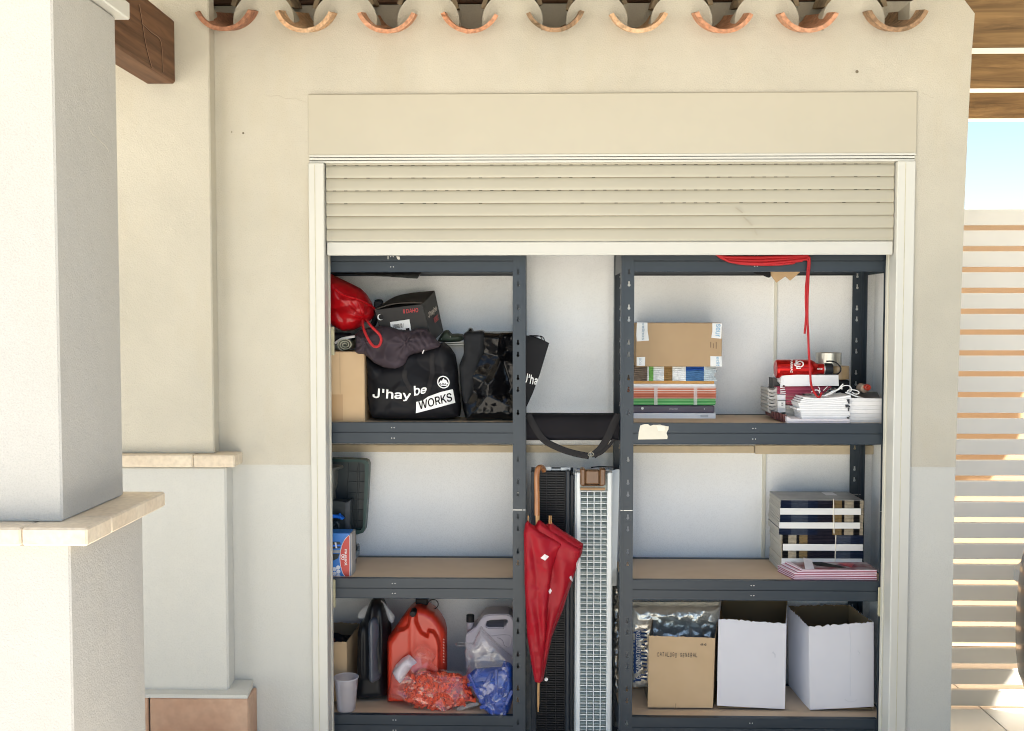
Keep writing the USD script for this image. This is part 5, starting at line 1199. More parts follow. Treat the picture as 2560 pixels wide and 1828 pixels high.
for k in range(7):
    x0, x1, z0, z1 = layer(ys[k] + 1, ys[k + 1], 1278 + 16 * math.sin(k * 1.3)); n = 40; V = []
    u = np.linspace(0, 1, n); hh = z1 - z0; ph = k * .3
    zt = z1 + shiftz + .0009 * np.sin(u * 26); zm = (z0 + z1) / 2 + shiftz + .0009 * np.sin(u * 26); zb2 = z0 + shiftz + .0009 * np.sin(u * 26); xs2 = x0 + (x1 - x0) * u
    ring = [np.stack([xs2, np.full(n, y), z], 1) for y, z in ((YK + .16, zt), (YK + .0025, zt), (YK - .0008, zm), (YK + .0025, zb2), (YK + .16, zb2))]
    V = np.vstack(ring); F = []
    for r in range(5):
        s = (r + 1) % 5
        for i in range(n - 1): F += [(r * n + i, s * n + i, s * n + i + 1), (r * n + i, s * n + i + 1, r * n + i + 1)]
    for i in (0, n - 1): F += [(i, n + i, 2 * n + i), (i, 2 * n + i, 3 * n + i), (i, 3 * n + i, 4 * n + i)]
    m = T(V, F); m.fix_normals(); obj('magazine', m, spm[0 if k < 2 else 1], t, smooth=False)
# the taped carton sits on them
# red padded strap and rope on the top beam
t = thing('red_rope', 'red braided rope draped over the top right beam with its doubled ends hanging down', 'rope', at(2020, 680, 3.28))
YRp = 3.285
for k, (y0, sag, x0_, x1_) in enumerate(((122, 10, 752, 1440), (134, 22, 768, 1450), (146, 30, 800, 1440), (158, 27, 850, 1400))):
    pts = [(x0_, y0 - 16 + 0), (x0_ + 60, y0 + sag * .5), (x0_ + 200, y0 + sag * .9), (x0_ + 330, y0 + sag * .95), (x0_ + 480, y0 + sag * .5), (x1_ - 60, y0 + sag * .1), (x1_, y0 - 4)]
    obj('strand', ptube(mp(rF, pts), YRp + .002 * (k % 2), .0048, 8, 6), REDR, t)
obj('hanging_strand', ptube(mp(rF, [(1395, 130), (1425, 132), (1445, 160), (1440, 240), (1430, 330), (1427, 440), (1430, 560), (1424, 640), (1418, 706)]), [3.287] * 9, .0034, 8, 6), REDR, t)
obj('hanging_strand', ptube(mp(rF, [(1380, 122), (1430, 122), (1455, 140), (1450, 240), (1443, 360), (1440, 480), (1440, 600), (1445, 720), (1450, 850), (1458, 960), (1466, 1080), (1484, 1130), (1504, 1165), (1524, 1184), (1536, 1172), (1545, 1150)]), [3.287] * 7 + [3.295, 3.30, 3.31, 3.325, 3.34, 3.345, 3.346, 3.348, 3.35], .0036, 8, 6), REDR, t)
t = thing('card_flap', 'torn brown cardboard flap poking down beneath the top right shelf', 'cardboard', at(*rF(1260, 280), 3.5))
obj('flap', pext(mp(rF, [(1140, 225), (1390, 225), (1382, 244), (1310, 306), (1274, 274), (1206, 322), (1150, 246)]), 3.5, .004), CARD, t)
t = thing('black_strap_end', 'black strap end dangling beneath the top right shelf beside the cardboard flap', 'strap', at(*rF(1100, 260), 3.49))
m, sf = puff(mp(rF, [(1010, 225), (1160, 225), (1166, 278), (1146, 286), (1110, 270), (1085, 258), (1050, 256)]), 3.49, .006, .006, amp=.001); obj('strap', m, DARKC, t)
# tape rolls
def roll(name, label, x0p, x1p, y0p, y1p, Y, m1, zb_=None):
    a, b = at(*r1(x0p, y1p), Y), at(*r1(x1p, y0p), Y); c = (a[0] + b[0]) / 2; R = (b[0] - a[0]) / 2; zb_ = a[2] if zb_ is None else zb_; h = b[2] - a[2]
    t = thing(name, label, 'tape roll', (c, Y + R, zb_))
    obj('tape', lathe([(R * .72, 0), (R - .001, 0), (R, .001), (R, h - .001), (R - .001, h), (R * .72, h)], (c, Y + R, zb_), 'z', 40), m1, t)
    obj('core', lathe([(R * .70, h - .0005), (R * .62, h - .0005), (R * .62, .0005), (R * .70, .0005)], (c, Y + R, zb_), 'z', 40), CARD, t)
    return zb_ + h
SILV = mat('silver_tape', (.50, .48, .42), .28, .06, 20, stretch=(1, 1, 30), metal=.75)
BRT = mat('brown_packing_tape', (.36, .25, .13), .3, .06, 20, stretch=(1, 1, 30))
zz1 = roll('brown_tape_roll', 'brown packing tape roll lying flat under the silver roll in the right corner', 1190, 1538, 376, 598, 3.46, BRT, None)
zz2 = roll('silver_tape_roll', 'silver duct tape roll lying flat on top of the brown tape roll', 990, 1418, 150, 374, 3.45, SILV, zz1 + .0005)
t = thing('dark_box', 'small dark box under the brown tape roll in the right corner', 'box', at(*r1(1400, 700), 3.45))
m = bx(X(r1(1180, 0)[0], 3.455), X(r1(1500, 0)[0], 3.455), 3.455, 3.58, BT[1] + .04, Z(r1(0, 598)[1], 3.46) - .0004, .002); obj('carton', m, DARKC, t)
obj('lower_carton', bx(X(r1(1180, 0)[0], 3.46), X(r1(1640, 0)[0], 3.46), 3.46, 3.60, BT[1], BT[1] + .0395, .002), DARKC, t)
# red bottle
BOT = mat('anodised_red', (.50, .012, .010), .22, .05, 10, metal=.75, stretch=(30, 1, 1))
Yb_ = 3.45
yt_, yb2 = r1(0, 246)[1], r1(0, 580)[1]
Rb = (Z(yt_, Yb_) - Z(yb2, Yb_)) / 2; zc_ = (Z(yt_, Yb_) + Z(yb2, Yb_)) / 2
bx_ = lambda u: X(r1(u, 0)[0], Yb_ - Rb * 0, 930)
Rb *= .94
t = thing('red_bottle', 'red metal drinking bottle with a black loop cap lying on the booklets', 'bottle', (bx_(800), Yb_, zc_))
x0 = bx_(258); L = lambda u: bx_(u) - x0
rn = Rb * (508 - 318) / (580 - 246) * .98
obj('body', lathe([(0, 0), (Rb * .86, 0), (Rb * .97, .003), (Rb, .008), (Rb, L(820)), (Rb * .97, L(850)), (Rb * .8, L(900)), (rn * 1.12, L(940)), (rn, L(975)), (rn, L(1058)), (0, L(1058))], (x0, Yb_, zc_), 'x', 48), BOT, t, smooth=40)
obj('collar', lathe([(0, L(1056)), (rn * 1.03, L(1056)), (rn * 1.03, L(1070)), (0, L(1070))], (x0, Yb_, zc_), 'x', 32), mat('steel_bright', (.7, .68, .62), .25, .05, metal=.9), t)
obj('cap', lathe([(0, L(1071)), (rn * 1.06, L(1071)), (rn * 1.1, L(1080)), (rn * 1.1, L(1195)), (rn * 1.0, L(1206)), (0, L(1206))], (x0, Yb_, zc_), 'x', 32), PLK, t)
lp_ = [at(*r1(x, y), Yb_) for x, y in ((1110, 292), (1190, 290), (1270, 312), (1335, 370), (1352, 430), (1330, 480), (1280, 506), (1200, 500))]
obj('cap_loop', tube(spline(lp_, 6), .0024, 8), PLK, t)
bsurf = lambda x, z: Yb_ - np.sqrt(np.clip(Rb ** 2 - (z - zc_) ** 2, 1e-8, None))
m = unit_text('PARMAC', True, 0, .12); v = np.array(m.vertices); v[:, 0], v[:, 1] = v[:, 1].copy(), 1 - v[:, 0].copy()
obj('lettering', quadmap(T(v, m.faces), mp(r1, [(508, 262), (548, 262), (548, 482), (508, 482)]), Yb_ - Rb, bsurf, .0008), WHT, t)
u_ = shapely.union_all([Point(.60, .55).buffer(.38).difference(Point(.60, .55).buffer(.25)).difference(sbox(.0, .35, .45, .62)), Polygon([(.16, .98), (.36, .98), (.36, .88), (.26, .84), (.26, .62), (.16, .62)]), LineString([(.05, .56), (.62, .56)]).buffer(.05), LineString([(.30, .22), (.30, .05), (.62, .02)]).buffer(.06), LineString([(.52, .30), (.30, .30), (.1, .42)]).buffer(.06)])
obj('emblem', quadmap(unit_poly(u_.intersection(sbox(0, 0, 1, 1)), .08), mp(r1, [(565, 272), (738, 272), (738, 418), (565, 418)]), Yb_ - Rb, bsurf, .0008), WHT, t)
obj('small_print', quadmap(unit_text('18/10', True, 0, .2), mp(r1, [(920, 400), (1040, 402), (1040, 434), (920, 432)]), Yb_ - Rb, lambda x, z: Yb_ - np.sqrt(np.clip((rn * 1.06) ** 2 - (z - zc_) ** 2, 1e-8, None)), .0014), WHT, t)
# white box, maroon booklets, paper stacks
def clr(nm, c, **k): return mat(nm, c, .65, .06, 14, **k)
MAR = [clr('maroon_paper', (.26, .020, .055)), clr('maroon_paper_b', (.36, .05, .09)), clr('maroon_dull', (.30, .10, .10))]
GP = [clr('grey_page', (.45, .43, .40)), clr('grey_page_b', (.38, .36, .33))]
PW = [clr('white_page', (.80, .80, .81)), clr('white_page_b', (.74, .745, .76))]
Ym = 3.42
t = thing('white_carton', 'long white carton with slanted left end lying under the red bottle', 'box', at(*r1(830, 700), 3.44))
obj('carton', pext(mp(r1, [(408, 708), (350, 640), (352, 560), (372, 535), (440, 524), (620, 518), (1312, 522), (1320, 702)]), Ym, .13, .001), PW[0], t)
obj('end_face', decal(mp(r1, [(334, 720), (345, 640), (352, 560), (385, 560), (408, 640), (388, 712)]), Ym - .0004, lift=0), PW[1], t)
obj('end_notch', decal(mp(r1, [(382, 712), (384, 690), (412, 690), (408, 650), (414, 712)]), Ym - .001, lift=.0), BLK, t)
obj('grey_sleeve', pext(mp(r1, [(216, 570), (345, 585), (345, 740), (216, 760)]), Ym + .05, .06), clr('charcoal_card', (.06, .06, .058)), t)
def booklet(parent, pts_f, Y0, Y1, m, nm='booklet', dz=(.0)):
    obj(nm, pext(pts_f, Y0, Y1 - Y0), m, parent)
t = thing('maroon_booklets', 'fanned stack of maroon and grey booklets at the left of the white papers', 'booklets', at(*r1(400, 1150), 3.46))
rm = np.random.default_rng(3)
# grey fanned fore-edges at the left, then maroon spines
for k in range(7):
    y = 742 + 58 * k; 
    pts = [(132 + 4 * k % 9, y - 8), (160, y + 22), (205, y + 34), (250, y + 18), (280, y - 20), (292, y - 26), (296, y + 36), (262, y + 64), (210, y + 76), (160, y + 66), (126, y + 36)]
    obj('page_fan', pext(mp(r1, pts), Ym + .022 + .0015 * (k % 2), .11), GP[k % 2], t)
for k in range(4):
    y = 714 + 31 * k
    obj('booklet', pext(mp(r1, [(276 + 3 * k, y + 1), (1190 - 40 * k, y - 4), (1200 - 40 * k, y + 25), (296, y + 30)]), Ym + .018 + .001 * (k % 2), .12), MAR[k % 2], t)
for k in range(7):
    y = 842 + 27 * k
    obj('booklet', pext(mp(r1, [(430, y - 4), (712 - 8 * k, y + 6 + k * 2), (712 - 8 * k, y + 30 + k * 2), (430, y + 20)]), Ym + .012 + .001 * (k % 2), .12), MAR[2] if k % 2 else MAR[1], t)
for k in range(4):
    y = 1010 + 52 * k
    obj('booklet', pext(mp(r1, [(430, y - 6), (655 + 8 * k, y + 30), (670 + 8 * k, y + 80), (432, y + 44)]), Ym + .012 + .001 * (k % 2), .12), GP[k % 2], t)
obj('spacer_pages', pext(mp(r1, [(290, 850), (432, 850), (432, 1140), (300, 1150)]), Ym + .016, .11), PW[1], t)
obj('spine_label', decal(mp(r1, [(304, 958), (416, 962), (422, 1072), (302, 1066)]), Ym + .010), WHT, t)
obj('label_line', decal(mp(r1, [(290, 938), (440, 942), (440, 952), (290, 948)]), Ym + .0105), BLK, t)
obj('label_mark', quadmap(unit_text('Z'), mp(r1, [(352, 984), (390, 984), (390, 1004), (352, 1004)]), Ym + .0088), BLK, t)
obj('label_mark', quadmap(unit_text('Z'), mp(r1, [(352, 1018), (390, 1018), (390, 1036), (352, 1036)]), Ym + .0088), BLK, t)
for k in range(4): obj('white_mark', decal(mp(r1, [(334, 722 + 30 * k), (410 + 8 * k, 730 + 30 * k), (410 + 8 * k, 742 + 30 * k), (334, 736 + 30 * k)]), Ym + .016), WHT, t)
t = thing('bound_reports', 'dark red ring bound reports at the bottom left of the white paper stack', 'reports', at(*r1(330, 1300), 3.40))
for k in range(4):
    x = 230 + 52 * k; obj('report', pext(mp(r1, [(x, 1140 + 12 * k), (x + 60, 1152 + 14 * k), (x + 56 + 6 * k, 1262 + 28 * k), (x + 8, 1238 + 28 * k)]), 3.40 - .018 * k, .13), mat('report_red', (.11, .03, .028), .5, .2, 40), t)
t = thing('white_papers', 'tall stack of white stapled papers in the middle of the right upper shelf', 'papers', at(*r1(1050, 1340), 3.35))
Yw = 3.335
lx = [720, 690, 668, 640, 650, 664, 616, 676, 684, 690, 694, 700]
yl0 = np.linspace(905, 1258, 13)
for k in range(12):
    y0, y1 = yl0[k], yl0[k + 1]; s = max(0, 1 - k / 7.)
    xr_ = 1524 - 2.2 * k + rm.uniform(-8, 8)
    top = [(lx[k], y0 - 18 * s), (900, y0 + 4 * s), (1120, y0 + 2 * s), (1320, y0 - 16 * s), (xr_, y0 - 46 * s)]
    sb_ = max(0, 1 - (k + 1) / 7.); botm = [(xr_, y1 - 46 * sb_ - 2.5), (1320, y1 - 16 * sb_ - 2), (1120, y1 + 2 * sb_ - 2), (900, y1 + 4 * sb_ - 2), (lx[k] + 4, y1 - 18 * sb_ - 3)]
    obj('paper_set', pext(mp(r1, top + botm), Yw + rm.uniform(0, .004), .2), PW[k % 2], t)
for k in range(2):
    y0 = 1258 + 44 * k
    obj('paper_set', pext(mp(r1, [(452 + 4 * k, y0 - (40 if k == 0 else -2)), (520, y0 - 6), (660, y0), (1500, y0), (1500, y0 + 40), (444, y0 + 40)]), Yw - .01, .22), clr('pinkish_page', (.78, .73, .76)), t)
CLP = mat('clip_black', (.02, .022, .03), .4)
for q in ([(1430, 1020), (1470, 1016), (1508, 1040), (1505, 1060), (1440, 1066)], [(1456, 930), (1500, 925), (1500, 1000), (1484, 1000)], [(1462, 1226), (1490, 1226), (1490, 1250), (1462, 1250)], [(1476, 1070), (1500, 1070), (1492, 1130), (1480, 1120)]):
    obj('binder_clip', pext(mp(r1, q), Yw - .004, .008), CLP, t)
t = thing('white_paper_block', 'block of white papers at the far right end of the upper shelf', 'papers', at(*r1(1750, 1340), 3.36))
yy = np.linspace(905, 1352, 8)
for k in range(7):
    x0_ = 1506 + rm.uniform(-6, 6)
    obj('paper_set', pext(mp(r1, [(x0_, yy[k]), (2040, yy[k] + (8 if k == 0 else 0)), (2040, yy[k + 1] - 2), (x0_, yy[k + 1] - 2)]), 3.345 + rm.uniform(0, .003), .2), PW[(k + 1) % 2], t)
obj('dark_cover', phex(mp(r1, [(1520, 896), (2010, 905), (2010, 909), (1520, 900)]), 3.35, mp(r1, [(1490, 800), (1960, 800), (1960, 806), (1490, 806)]), 3.56), mat('dark_cover', (.055, .05, .05), .5), t, smooth=False)
t = thing('spray_bottle', 'beige bottle with a round red cap lying end-on in the right corner', 'bottle', at(*r1(1780, 740), 3.44))
c = at(*r1(1772, 752), 3.42); c[2] = max(c[2], 0)
Rc = .0148
obj('body', lathe([(0, 0), (Rc * .5, .0), (Rc * .92, .005), (Rc, .014), (Rc, .05), (0, .05)], (c[0], 3.425, c[2]), 'y', 28), mat('beige_plastic', (.50, .36, .26), .4), t)
rc2 = .0108; c2 = at(*r1(1800, 728), 3.415)
obj('cap', lathe([(0, -.004), (.003, -.005), (.0045, -.003), (.0065, -.006), (.0095, -.005), (rc2, .002), (rc2, .012), (0, .012)], (c2[0], 3.415, c2[2]), 'y', 28), mat('cap_orange_red', (.52, .05, .025), .4), t)
# plastic wrap and white string
t = thing('white_string', 'tangle of white string and clear wrap lying on the white papers', 'string', at(*r1(1300, 850), 3.38))
STR = mat('string_white', (.80, .80, .80), .7)
for pts, r in (([(1000, 1010 - 150), (1080, 860), (1200, 800), (1300, 760), (1360, 700), (1390, 668)], .0019), ([(1060, 870), (1160, 840), (1260, 790), (1350, 740), (1380, 700)], .0017), ([(1370, 760), (1375, 715), (1430, 695), (1500, 705), (1530, 760), (1510, 800), (1455, 800)], .0016), ([(1455, 800), (1480, 775), (1550, 765), (1640, 790), (1655, 825), (1600, 838), (1540, 810)], .0015), ([(1430, 812), (1520, 840), (1620, 880), (1720, 905), (1800, 915)], .0022), ([(860, 808), (880, 790), (940, 770), (1010, 792)], .0017), ([(970, 715), (1000, 750), (985, 790), (1010, 840)], .0009), ([(1060, 780), (1100, 740), (1130, 712)], .0009)):
    obj('strand', ptube(mp(r1, pts), 3.352 + rm.uniform(-.004, .004), r, 6, 6), STR, t)
m, sf = puff(mp(r1, [(710, 820), (800, 820), (920, 840), (1040, 850), (1200, 720), (1290, 745), (1280, 800), (1200, 890), (1040, 905), (900, 890), (760, 875)]), 3.365, .012, .012, amp=.005, sc=40, seed=44)
obj('clear_wrap', m, CLR, t)

# ================================================================== right unit, middle shelf
YMg = 3.43
t = thing('magazine_bundle', 'large bundle of dark magazines tied with white paper bands on the right middle shelf', 'magazines', at(*r5(900, 1350), YMg))
bxx0, bxx1 = X(r5(300, 0)[0], YMg, 1330), X(r5(1552, 0)[0], YMg, 1330)
NV, NV2, NV3, TN, CR_, BKK = (.016, .026, .060), (.085, .10, .14), (.025, .022, .035), (.30, .21, .10), (.50, .43, .32), (.012, .011, .012)
sA = spine_mat('spines_navy_left', [(0, NV), (.13, NV2), (.33, NV), (.45, NV3), (.63, TN), (.74, BKK), (.77, CR_), (.88, BKK), (.955, CR_)], bxx0, bxx1)
sB = spine_mat('spines_navy_right', [(0, CR_), (.03, BKK), (.10, CR_), (.20, BKK), (.235, TN), (.33, NV3), (.66, NV2), (.85, NV), (1, NV)], bxx0, bxx1)
COVER = mat('magazine_cover_grey', (.20, .20, .20), .35, .25, 12, col2=(.36, .36, .35))
PGE = mat('magazine_page_edges', (.48, .46, .41), .8, .15, 40, stretch=(1, 1, 14))
ZB = BT[2]; zof = ZB - Z(r5(0, 1352)[1], YMg)
def mag(y0, y1, xo, m, dy, nm='magazine'):
    z0, z1 = Z(r5(0, y1)[1], YMg) + zof, Z(r5(0, y0)[1], YMg) + zof; x0, x1 = X(r5(300 + xo, 0)[0], YMg, 1330), X(r5(1552 + xo * .3, 0)[0], YMg, 1330)
    zm = (z0 + z1) / 2
    P = [(YMg + dy + .0022, z0 + .0002), (YMg + dy - .0012, zm), (YMg + dy + .0022, z1 - .0002), (YMg + .165, z1 - .0002), (YMg + .165, z0 + .0002)]
    mm = extx(P, x0 + .0006, x1); mm.fix_normals(); p = obj(nm, mm, m, t, smooth=False)
    obj('page_edge', bx(x0 - .0006, x0 + .0005, YMg + dy + .004, YMg + .16, z0 + .0005, z1 - .0005), PGE, p)
def run(y0, y1, n, xo, m, sq=0):
    ys = np.linspace(y0, y1, n + 1)
    for k in range(n): mag(ys[k], ys[k + 1], xo + rm.uniform(-4, 4), m, rm.uniform(0, .0016))
run(285, 400, 6, 4, sA); run(400, 510, 5, 0, sA); run(510, 615, 5, -2, sA); run(615, 705, 4, -8, sA); run(705, 805, 5, -14, sA)
run(805, 935, 6, 12, sB); run(935, 1040, 5, 20, sB); run(1040, 1148, 5, 24, sB); run(1148, 1245, 4, 14, sB); run(1245, 1352, 5, 8, sB)
PB = mat('paper_band_white', (.72, .72, .70), .6, .04, 10)
for (y0, y1, xa_, xb_) in ((400, 498, 296, 1512), (612, 704, 284, 1500), (935, 1035, 345, 1548), (1150, 1238, 325, 1538)):
    z0, z1 = Z(r5(0, y1)[1], YMg) + zof, Z(r5(0, y0)[1], YMg) + zof
    obj('paper_band', bx(X(r5(xa_, 0)[0], YMg, 1330), X(r5(xb_, 0)[0], YMg, 1330), YMg - .0028, YMg - .0016, z0, z1, .0004), PB, t)
for (x, xb_, y0, y1) in ((1106, 1114, 280, 800), (1142, 1128, 825, 1240)):
    obj('strap', tube([at(*r5(x, y0), YMg - .0036) + [0, 0, zof], at(*r5(xb_, y1), YMg - .0036) + [0, 0, zof]], .0015, 6), mat('strap_cream', (.70, .66, .56), .4), t)
z1 = Z(r5(0, 285)[1], YMg) + zof
obj('front_cover', bx(bxx0 + .002, bxx1 - .004, YMg + .002, YMg + .168, z1, z1 + .0014), COVER, t)
obj('address_label', bx(X(r5(1010, 0)[0], YMg + .1), X(r5(1180, 0)[0], YMg + .1), YMg + .09, YMg + .15, z1 + .0016, z1 + .0020), PAGE, t)
t = thing('maroon_magazines', 'low stack of glossy maroon magazines in front of the big magazine bundle', 'magazines', at(*r5(1100, 1500), 3.33))
Yr = 3.318
PKW = clr('page_edge_pink', (.72, .60, .68)); MG = mat('maroon_gloss', (.24, .012, .045), .3, .1, 10)
zof2 = BT[2] - Z(r5(0, 1500)[1], Yr) + .0002
for k in range(6):
    y1 = 1500 - 26 * k; y0 = y1 - 26; z0, z1 = Z(r5(0, y1)[1], Yr) + zof2, Z(r5(0, y0)[1], Yr) + zof2
    x0_, x1_ = X(r5(525 + 12 * (k > 3) * (k - 3) * 4 + rm.uniform(-8, 8), 0)[0], Yr, 1440), X(r5(1760, 0)[0], Yr, 1440)
    dy = rm.uniform(0, .003)
    f4 = [(x0_, Yr + dy), (x1_, Yr + dy), (x1_, Yr + .11), (x0_ - .028, Yr + .11)]
    def slab(za, zb2, grow=0):
        v = [(x, y, z) for z in (za, zb2) for x, y in f4]; return hull(v)
    mp_ = obj('magazine', slab(z0, z0 + (z1 - z0) * .45), MG, t, smooth=False)
    obj('pages', slab(z0 + (z1 - z0) * .46, z1 - .0002), PKW, mp_, smooth=False)
zt5 = z1
obj('top_cover', hull([(x, y, z) for z in (zt5, zt5 + .001) for x, y in ((x0_ + .006, Yr), (x1_, Yr), (x1_, Yr + .105), (x0_ - .01, Yr + .105))]), mat('cover_mixed', (.20, .015, .03), .25, .3, 22, col2=(.42, .40, .42), detail=1), t, smooth=False)
obj('curled_corner', sheet3(np.array([x0_ + .03, Yr + .10, zt5 + .016]), np.array([x0_ + .052, Yr + .08, zt5 + .013]), np.array([x0_ + .040, Yr + .004, zt5 + .003]), np.array([x0_ + .012, Yr + .006, zt5 + .002])), clr('curl_white', (.70, .68, .74)), t)
obj('picture', hull([(x, y, z) for z in (zt5 + .0012, zt5 + .0016) for x, y in ((x0_ + .06, Yr + .05), (x0_ + .13, Yr + .02), (x0_ + .15, Yr + .03), (x0_ + .09, Yr + .10), (x0_ + .05, Yr + .10))]), BLK, t)
obj('picture', hull([(x, y, z) for z in (zt5 + .0012, zt5 + .0016) for x, y in ((x0_ + .165, Yr + .03), (x0_ + .19, Yr + .08), (x0_ + .14, Yr + .09))]), mat('picture_red', (.45, .02, .03), .3), t)

# ================================================================== right unit, lower shelf
FOIL = mat('silver_foil', (.82, .79, .70), .24, .08, 30, .9, 70, metal=.6, bdist=.003)
t = thing('foil_sack', 'crinkled silver foil sack with blue stripes and white lettering behind the brown carton', 'sack', at(*rI(340, 1350), 3.57))
P = [(70, 880), (350, 880), (585, 880), (580, 1000), (560, 1345), (300, 1350), (80, 1350)]
m, FS = puff(mp(rI, P), 3.585, .05, .04, R=.04, res=.005, amp=.006, sc=22, seed=61, fold=lambda x, z: crumple(x, z, 73, .022, 9))
zfix(m, BT[3] + .001)
obj('foil', m, FOIL, t, smooth=30)
BLS = mat('stripe_navy', (.03, .07, .20), .3, .1, 10)
stp = []
for k in range(15):
    y = 1046 + 21 * k
    stp.append(decal(mp(rI, [(96, y), (172, y + 10), (172, y + 20), (96, y + 11)]), 3.53, FS, .0012))
obj('blue_stripes', cat_m(stp), BLS, t)
obj('blue_stripes', decal(mp(rI, [(110, 1055), (140, 1060), (140, 1345), (100, 1345), (100, 1200)]), 3.53, FS, .0016), BLS, t)
m = unit_text('CLEANING DIVISION', True, 0, .1); v = np.array(m.vertices); v[:, 0], v[:, 1] = 1 - v[:, 1].copy(), v[:, 0].copy()
obj('lettering', quadmap(T(v, m.faces), mp(rI, [(112, 1062), (136, 1062), (136, 1332), (112, 1332)]), 3.53, FS, .0024), WHT, t)
t = thing('foil_offcut', 'crumpled dark silver foil in the gap beside the white grating', 'foil', at(*rH(505, 1500), 3.5))
m, sf = puff(mp(rH, [(492, 905), (526, 905), (530, 1100), (526, 1300), (528, 1600), (494, 1600), (490, 1200)]), 3.54, .02, .03, R=.01, res=.005, amp=.012, sc=30, seed=62)
obj('foil', m, mat('dull_foil', (.35, .34, .30), .25, .4, 14, .9, 60, metal=.9, bdist=.004), t, smooth=30)
HAND = mat('marker_ink', (.05, .045, .04), .8)
Yk = 3.375
def fb(pts, Y): return mp(rI, pts)
kz = project((0, Yk, BT[3] + .0008))[1]; kzI = (kz - 1100) * 2.2314
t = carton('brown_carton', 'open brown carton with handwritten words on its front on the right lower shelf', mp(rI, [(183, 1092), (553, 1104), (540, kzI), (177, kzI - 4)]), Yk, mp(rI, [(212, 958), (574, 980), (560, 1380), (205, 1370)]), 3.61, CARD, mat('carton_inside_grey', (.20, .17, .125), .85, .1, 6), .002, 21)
hw = []; rhw = np.random.default_rng(77)
for i, ch in enumerate('CATALOGO GENERAL'):
    if ch == ' ': continue
    x = 230 + 14.2 * i; y = 1182 + .45 * i + rhw.uniform(-2.5, 2.5); h = 25 + rhw.uniform(-3, 3)
    hw.append(text(ch, mp(rI, [(x, y), (x + 9.5, y + .5), (x + 9.5, y + h), (x, y + h)]), Yk, bold=False, shear=.1))
obj('handwriting', cat_m(hw), HAND, t)
obj('handwriting', text('44', mp(rI, [(470, 1132), (506, 1132), (504, 1148), (468, 1147)]), Yk, bold=False, shear=.2), HAND, t)
obj('flap_slit', decal(mp(rI, [(330, 1470), (336, 1470), (334, 1500), (328, 1500)]), Yk, lift=.0004), CARDE, t)
WCARD = mat('white_card', (.70, .69, .72), .6, .03, 4, .12, 200, bdist=.001)
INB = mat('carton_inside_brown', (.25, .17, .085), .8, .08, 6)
Yw2 = 3.372
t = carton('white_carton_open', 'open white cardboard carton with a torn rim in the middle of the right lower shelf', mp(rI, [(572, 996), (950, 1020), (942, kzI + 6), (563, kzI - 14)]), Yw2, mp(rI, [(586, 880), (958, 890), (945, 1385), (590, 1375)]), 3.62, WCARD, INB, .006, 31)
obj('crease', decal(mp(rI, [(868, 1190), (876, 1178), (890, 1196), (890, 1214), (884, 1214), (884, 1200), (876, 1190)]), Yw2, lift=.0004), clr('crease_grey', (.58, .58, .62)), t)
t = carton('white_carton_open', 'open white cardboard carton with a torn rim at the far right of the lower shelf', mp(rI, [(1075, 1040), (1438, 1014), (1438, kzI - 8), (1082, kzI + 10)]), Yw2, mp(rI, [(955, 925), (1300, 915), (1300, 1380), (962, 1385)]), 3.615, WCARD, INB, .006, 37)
obj('crease', ptube(mp(rI, [(1304, 1040), (1308, 1200), (1306, 1430)]), Yw2 - .0002, .0006, 4, 4), clr('crease_grey', (.58, .58, .62)), t)
obj('crease', ptube(mp(rI, [(1345, 1180), (1352, 1176), (1358, 1190), (1350, 1196)]), Yw2 - .0002, .0008, 4, 4), clr('crease_grey', (.58, .58, .62)), t)
obj('crease', ptube(mp(rI, [(1275, 1446), (1300, 1460), (1330, 1458), (1345, 1448)]), Yw2 - .0002, .0006, 4, 4), clr('crease_grey', (.58, .58, .62)), t)

# ================================================================== parked car, only its front corner in view
CARP = mat('car_dark_grey', (.018, .019, .022), .3, .05, 3, coat=.4)
TYRE = mat('tyre_rubber', (.018, .018, .018), .8, .1, 30)
GLASS = mat('car_glass', (.015, .018, .02), .06, .05)
car = thing('parked_car', 'dark grey parked car of which only a front corner shows at the right edge', 'car', (2.45, 1.6, 0))
cx, cw = 2.41, .885; yn = 3.70; x0c = cx - cw
# sections along y: (y, half width, z bottom, z shoulder, z top of the body)
secs = [(yn, .50, .30, .50, .60), (yn - .05, .66, .24, .58, .68), (yn - .16, .79, .20, .66, .745), (yn - .34, .855, .18, .71, .80), (yn - .7, .88, .17, .75, .86), (yn - 1.15, .885, .17, .80, .93), (yn - 2.4, .885, .17, .84, .98), (yn - 3.5, .88, .20, .86, 1.0), (yn - 3.95, .85, .26, .84, .98), (yn - 4.12, .78, .34, .76, .90)]
V, F = [], []; n_ = 20
for (y, hw, zb_, zs_, zt_) in secs:
    prof = [(-hw * .86, zb_), (-hw * .97, zb_ + .05), (-hw, zb_ + .16), (-hw, (zb_ + zs_) / 2 + .05), (-hw * .985, zs_ - .03), (-hw * .95, zs_ + .02), (-hw * .86, zt_ - .03), (-hw * .7, zt_ - .008), (-hw * .35, zt_ + .012), (0, zt_ + .016)]
    prof = prof + [(-a, b) for a, b in prof[::-1]]
    V += [(cx + a, y, b * 1.1) for a, b in prof]
for i in range(len(secs) - 1):
    for s in range(n_):
        u = (s + 1) % n_; F += [(i * n_ + s, (i + 1) * n_ + u, i * n_ + u), (i * n_ + s, (i + 1) * n_ + s, (i + 1) * n_ + u)]
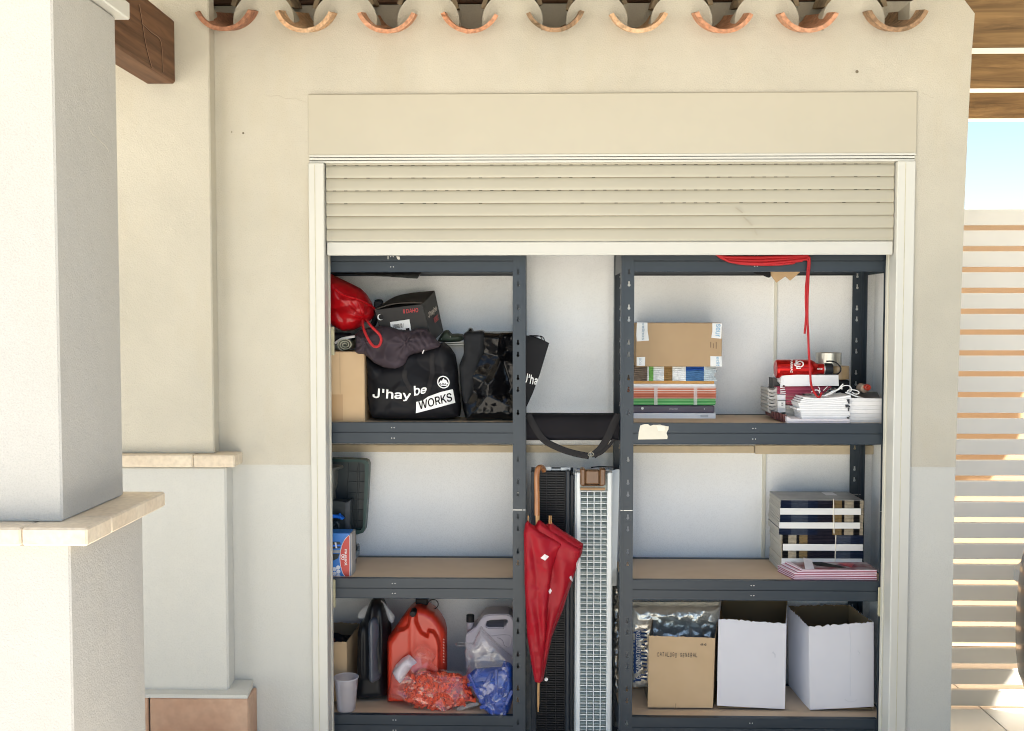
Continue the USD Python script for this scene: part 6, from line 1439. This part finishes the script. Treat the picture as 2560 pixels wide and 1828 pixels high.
for i in (0, len(secs) - 1):
    c0 = len(V); y, hw, zb_, zs_, zt_ = secs[i]; V.append((cx, y + (.03 if i == 0 else -.03), (zb_ + zt_) / 2))
    for s in range(n_): F.append((c0, i * n_ + s, i * n_ + (s + 1) % n_))
m = T(V, F); m.fix_normals(); m = m.subdivide_loop(1) if hasattr(m, 'subdivide_loop') else m
obj('body', m, CARP, car, smooth=40)
cab = [(yn - 1.0, .74, .92), (yn - 1.75, .62, 1.42), (yn - 3.2, .62, 1.44), (yn - 3.9, .72, .98)]
obj('cabin', hull([(cx + s * hw, y, z) for y, hw, z in cab for s in (-1, 1)] + [(cx + s * .8, y, .90) for y in (yn - 1.05, yn - 3.9) for s in (-1, 1)]), GLASS, car, smooth=20)
obj('roof_panel', hull([(cx + s * .60, y, z) for y, z in ((yn - 1.82, 1.425), (yn - 3.15, 1.445)) for s in (-1, 1)] + [(cx + s * .54, y, z + .03) for y, z in ((yn - 1.9, 1.425), (yn - 3.1, 1.44)) for s in (-1, 1)]), CARP, car)
for s in (-1, 1):
    for yy_ in (yn - .78, yn - 3.35):
        xw = cx + s * (cw - .10)
        w_ = obj('wheel', lathe([(.20, -.10), (.30, -.105), (.315, -.07), (.315, .07), (.30, .105), (.20, .10)], (xw, yy_, .315), 'x', 32), TYRE, car)
        obj('rim', lathe([(0, -.06), (.19, -.09), (.205, -.10), (.205, .10), (.19, .09), (0, .06)], (xw, yy_, .315), 'x', 20), mat('alloy', (.4, .4, .4), .3, metal=.8), w_)
    hl, _ = lathe([(0, 0), (1, 0)], (0, 0, 0), 'y', 4), 0
    obj('headlight', bx(cx + s * .60 - .15, cx + s * .60 + .15, yn - .22, yn - .04, .56, .66, .03), mat('lamp_lens', (.5, .5, .5), .05), car)
    obj('door_mirror', hull([(cx + s * (cw + dx), yn - 1.25 + dy, .98 + dz) for dx in (.0, .16) for dy in (0, .1) for dz in (0, .12)]), CARP, car)
obj('grille', bx(cx - .4, cx + .4, yn - .02, yn + .02, .36, .46, .01), TYRE, car)
obj('bumper_trim', bx(cx - .62, cx + .62, yn - .06, yn + .012, .24, .30, .01), TYRE, car)
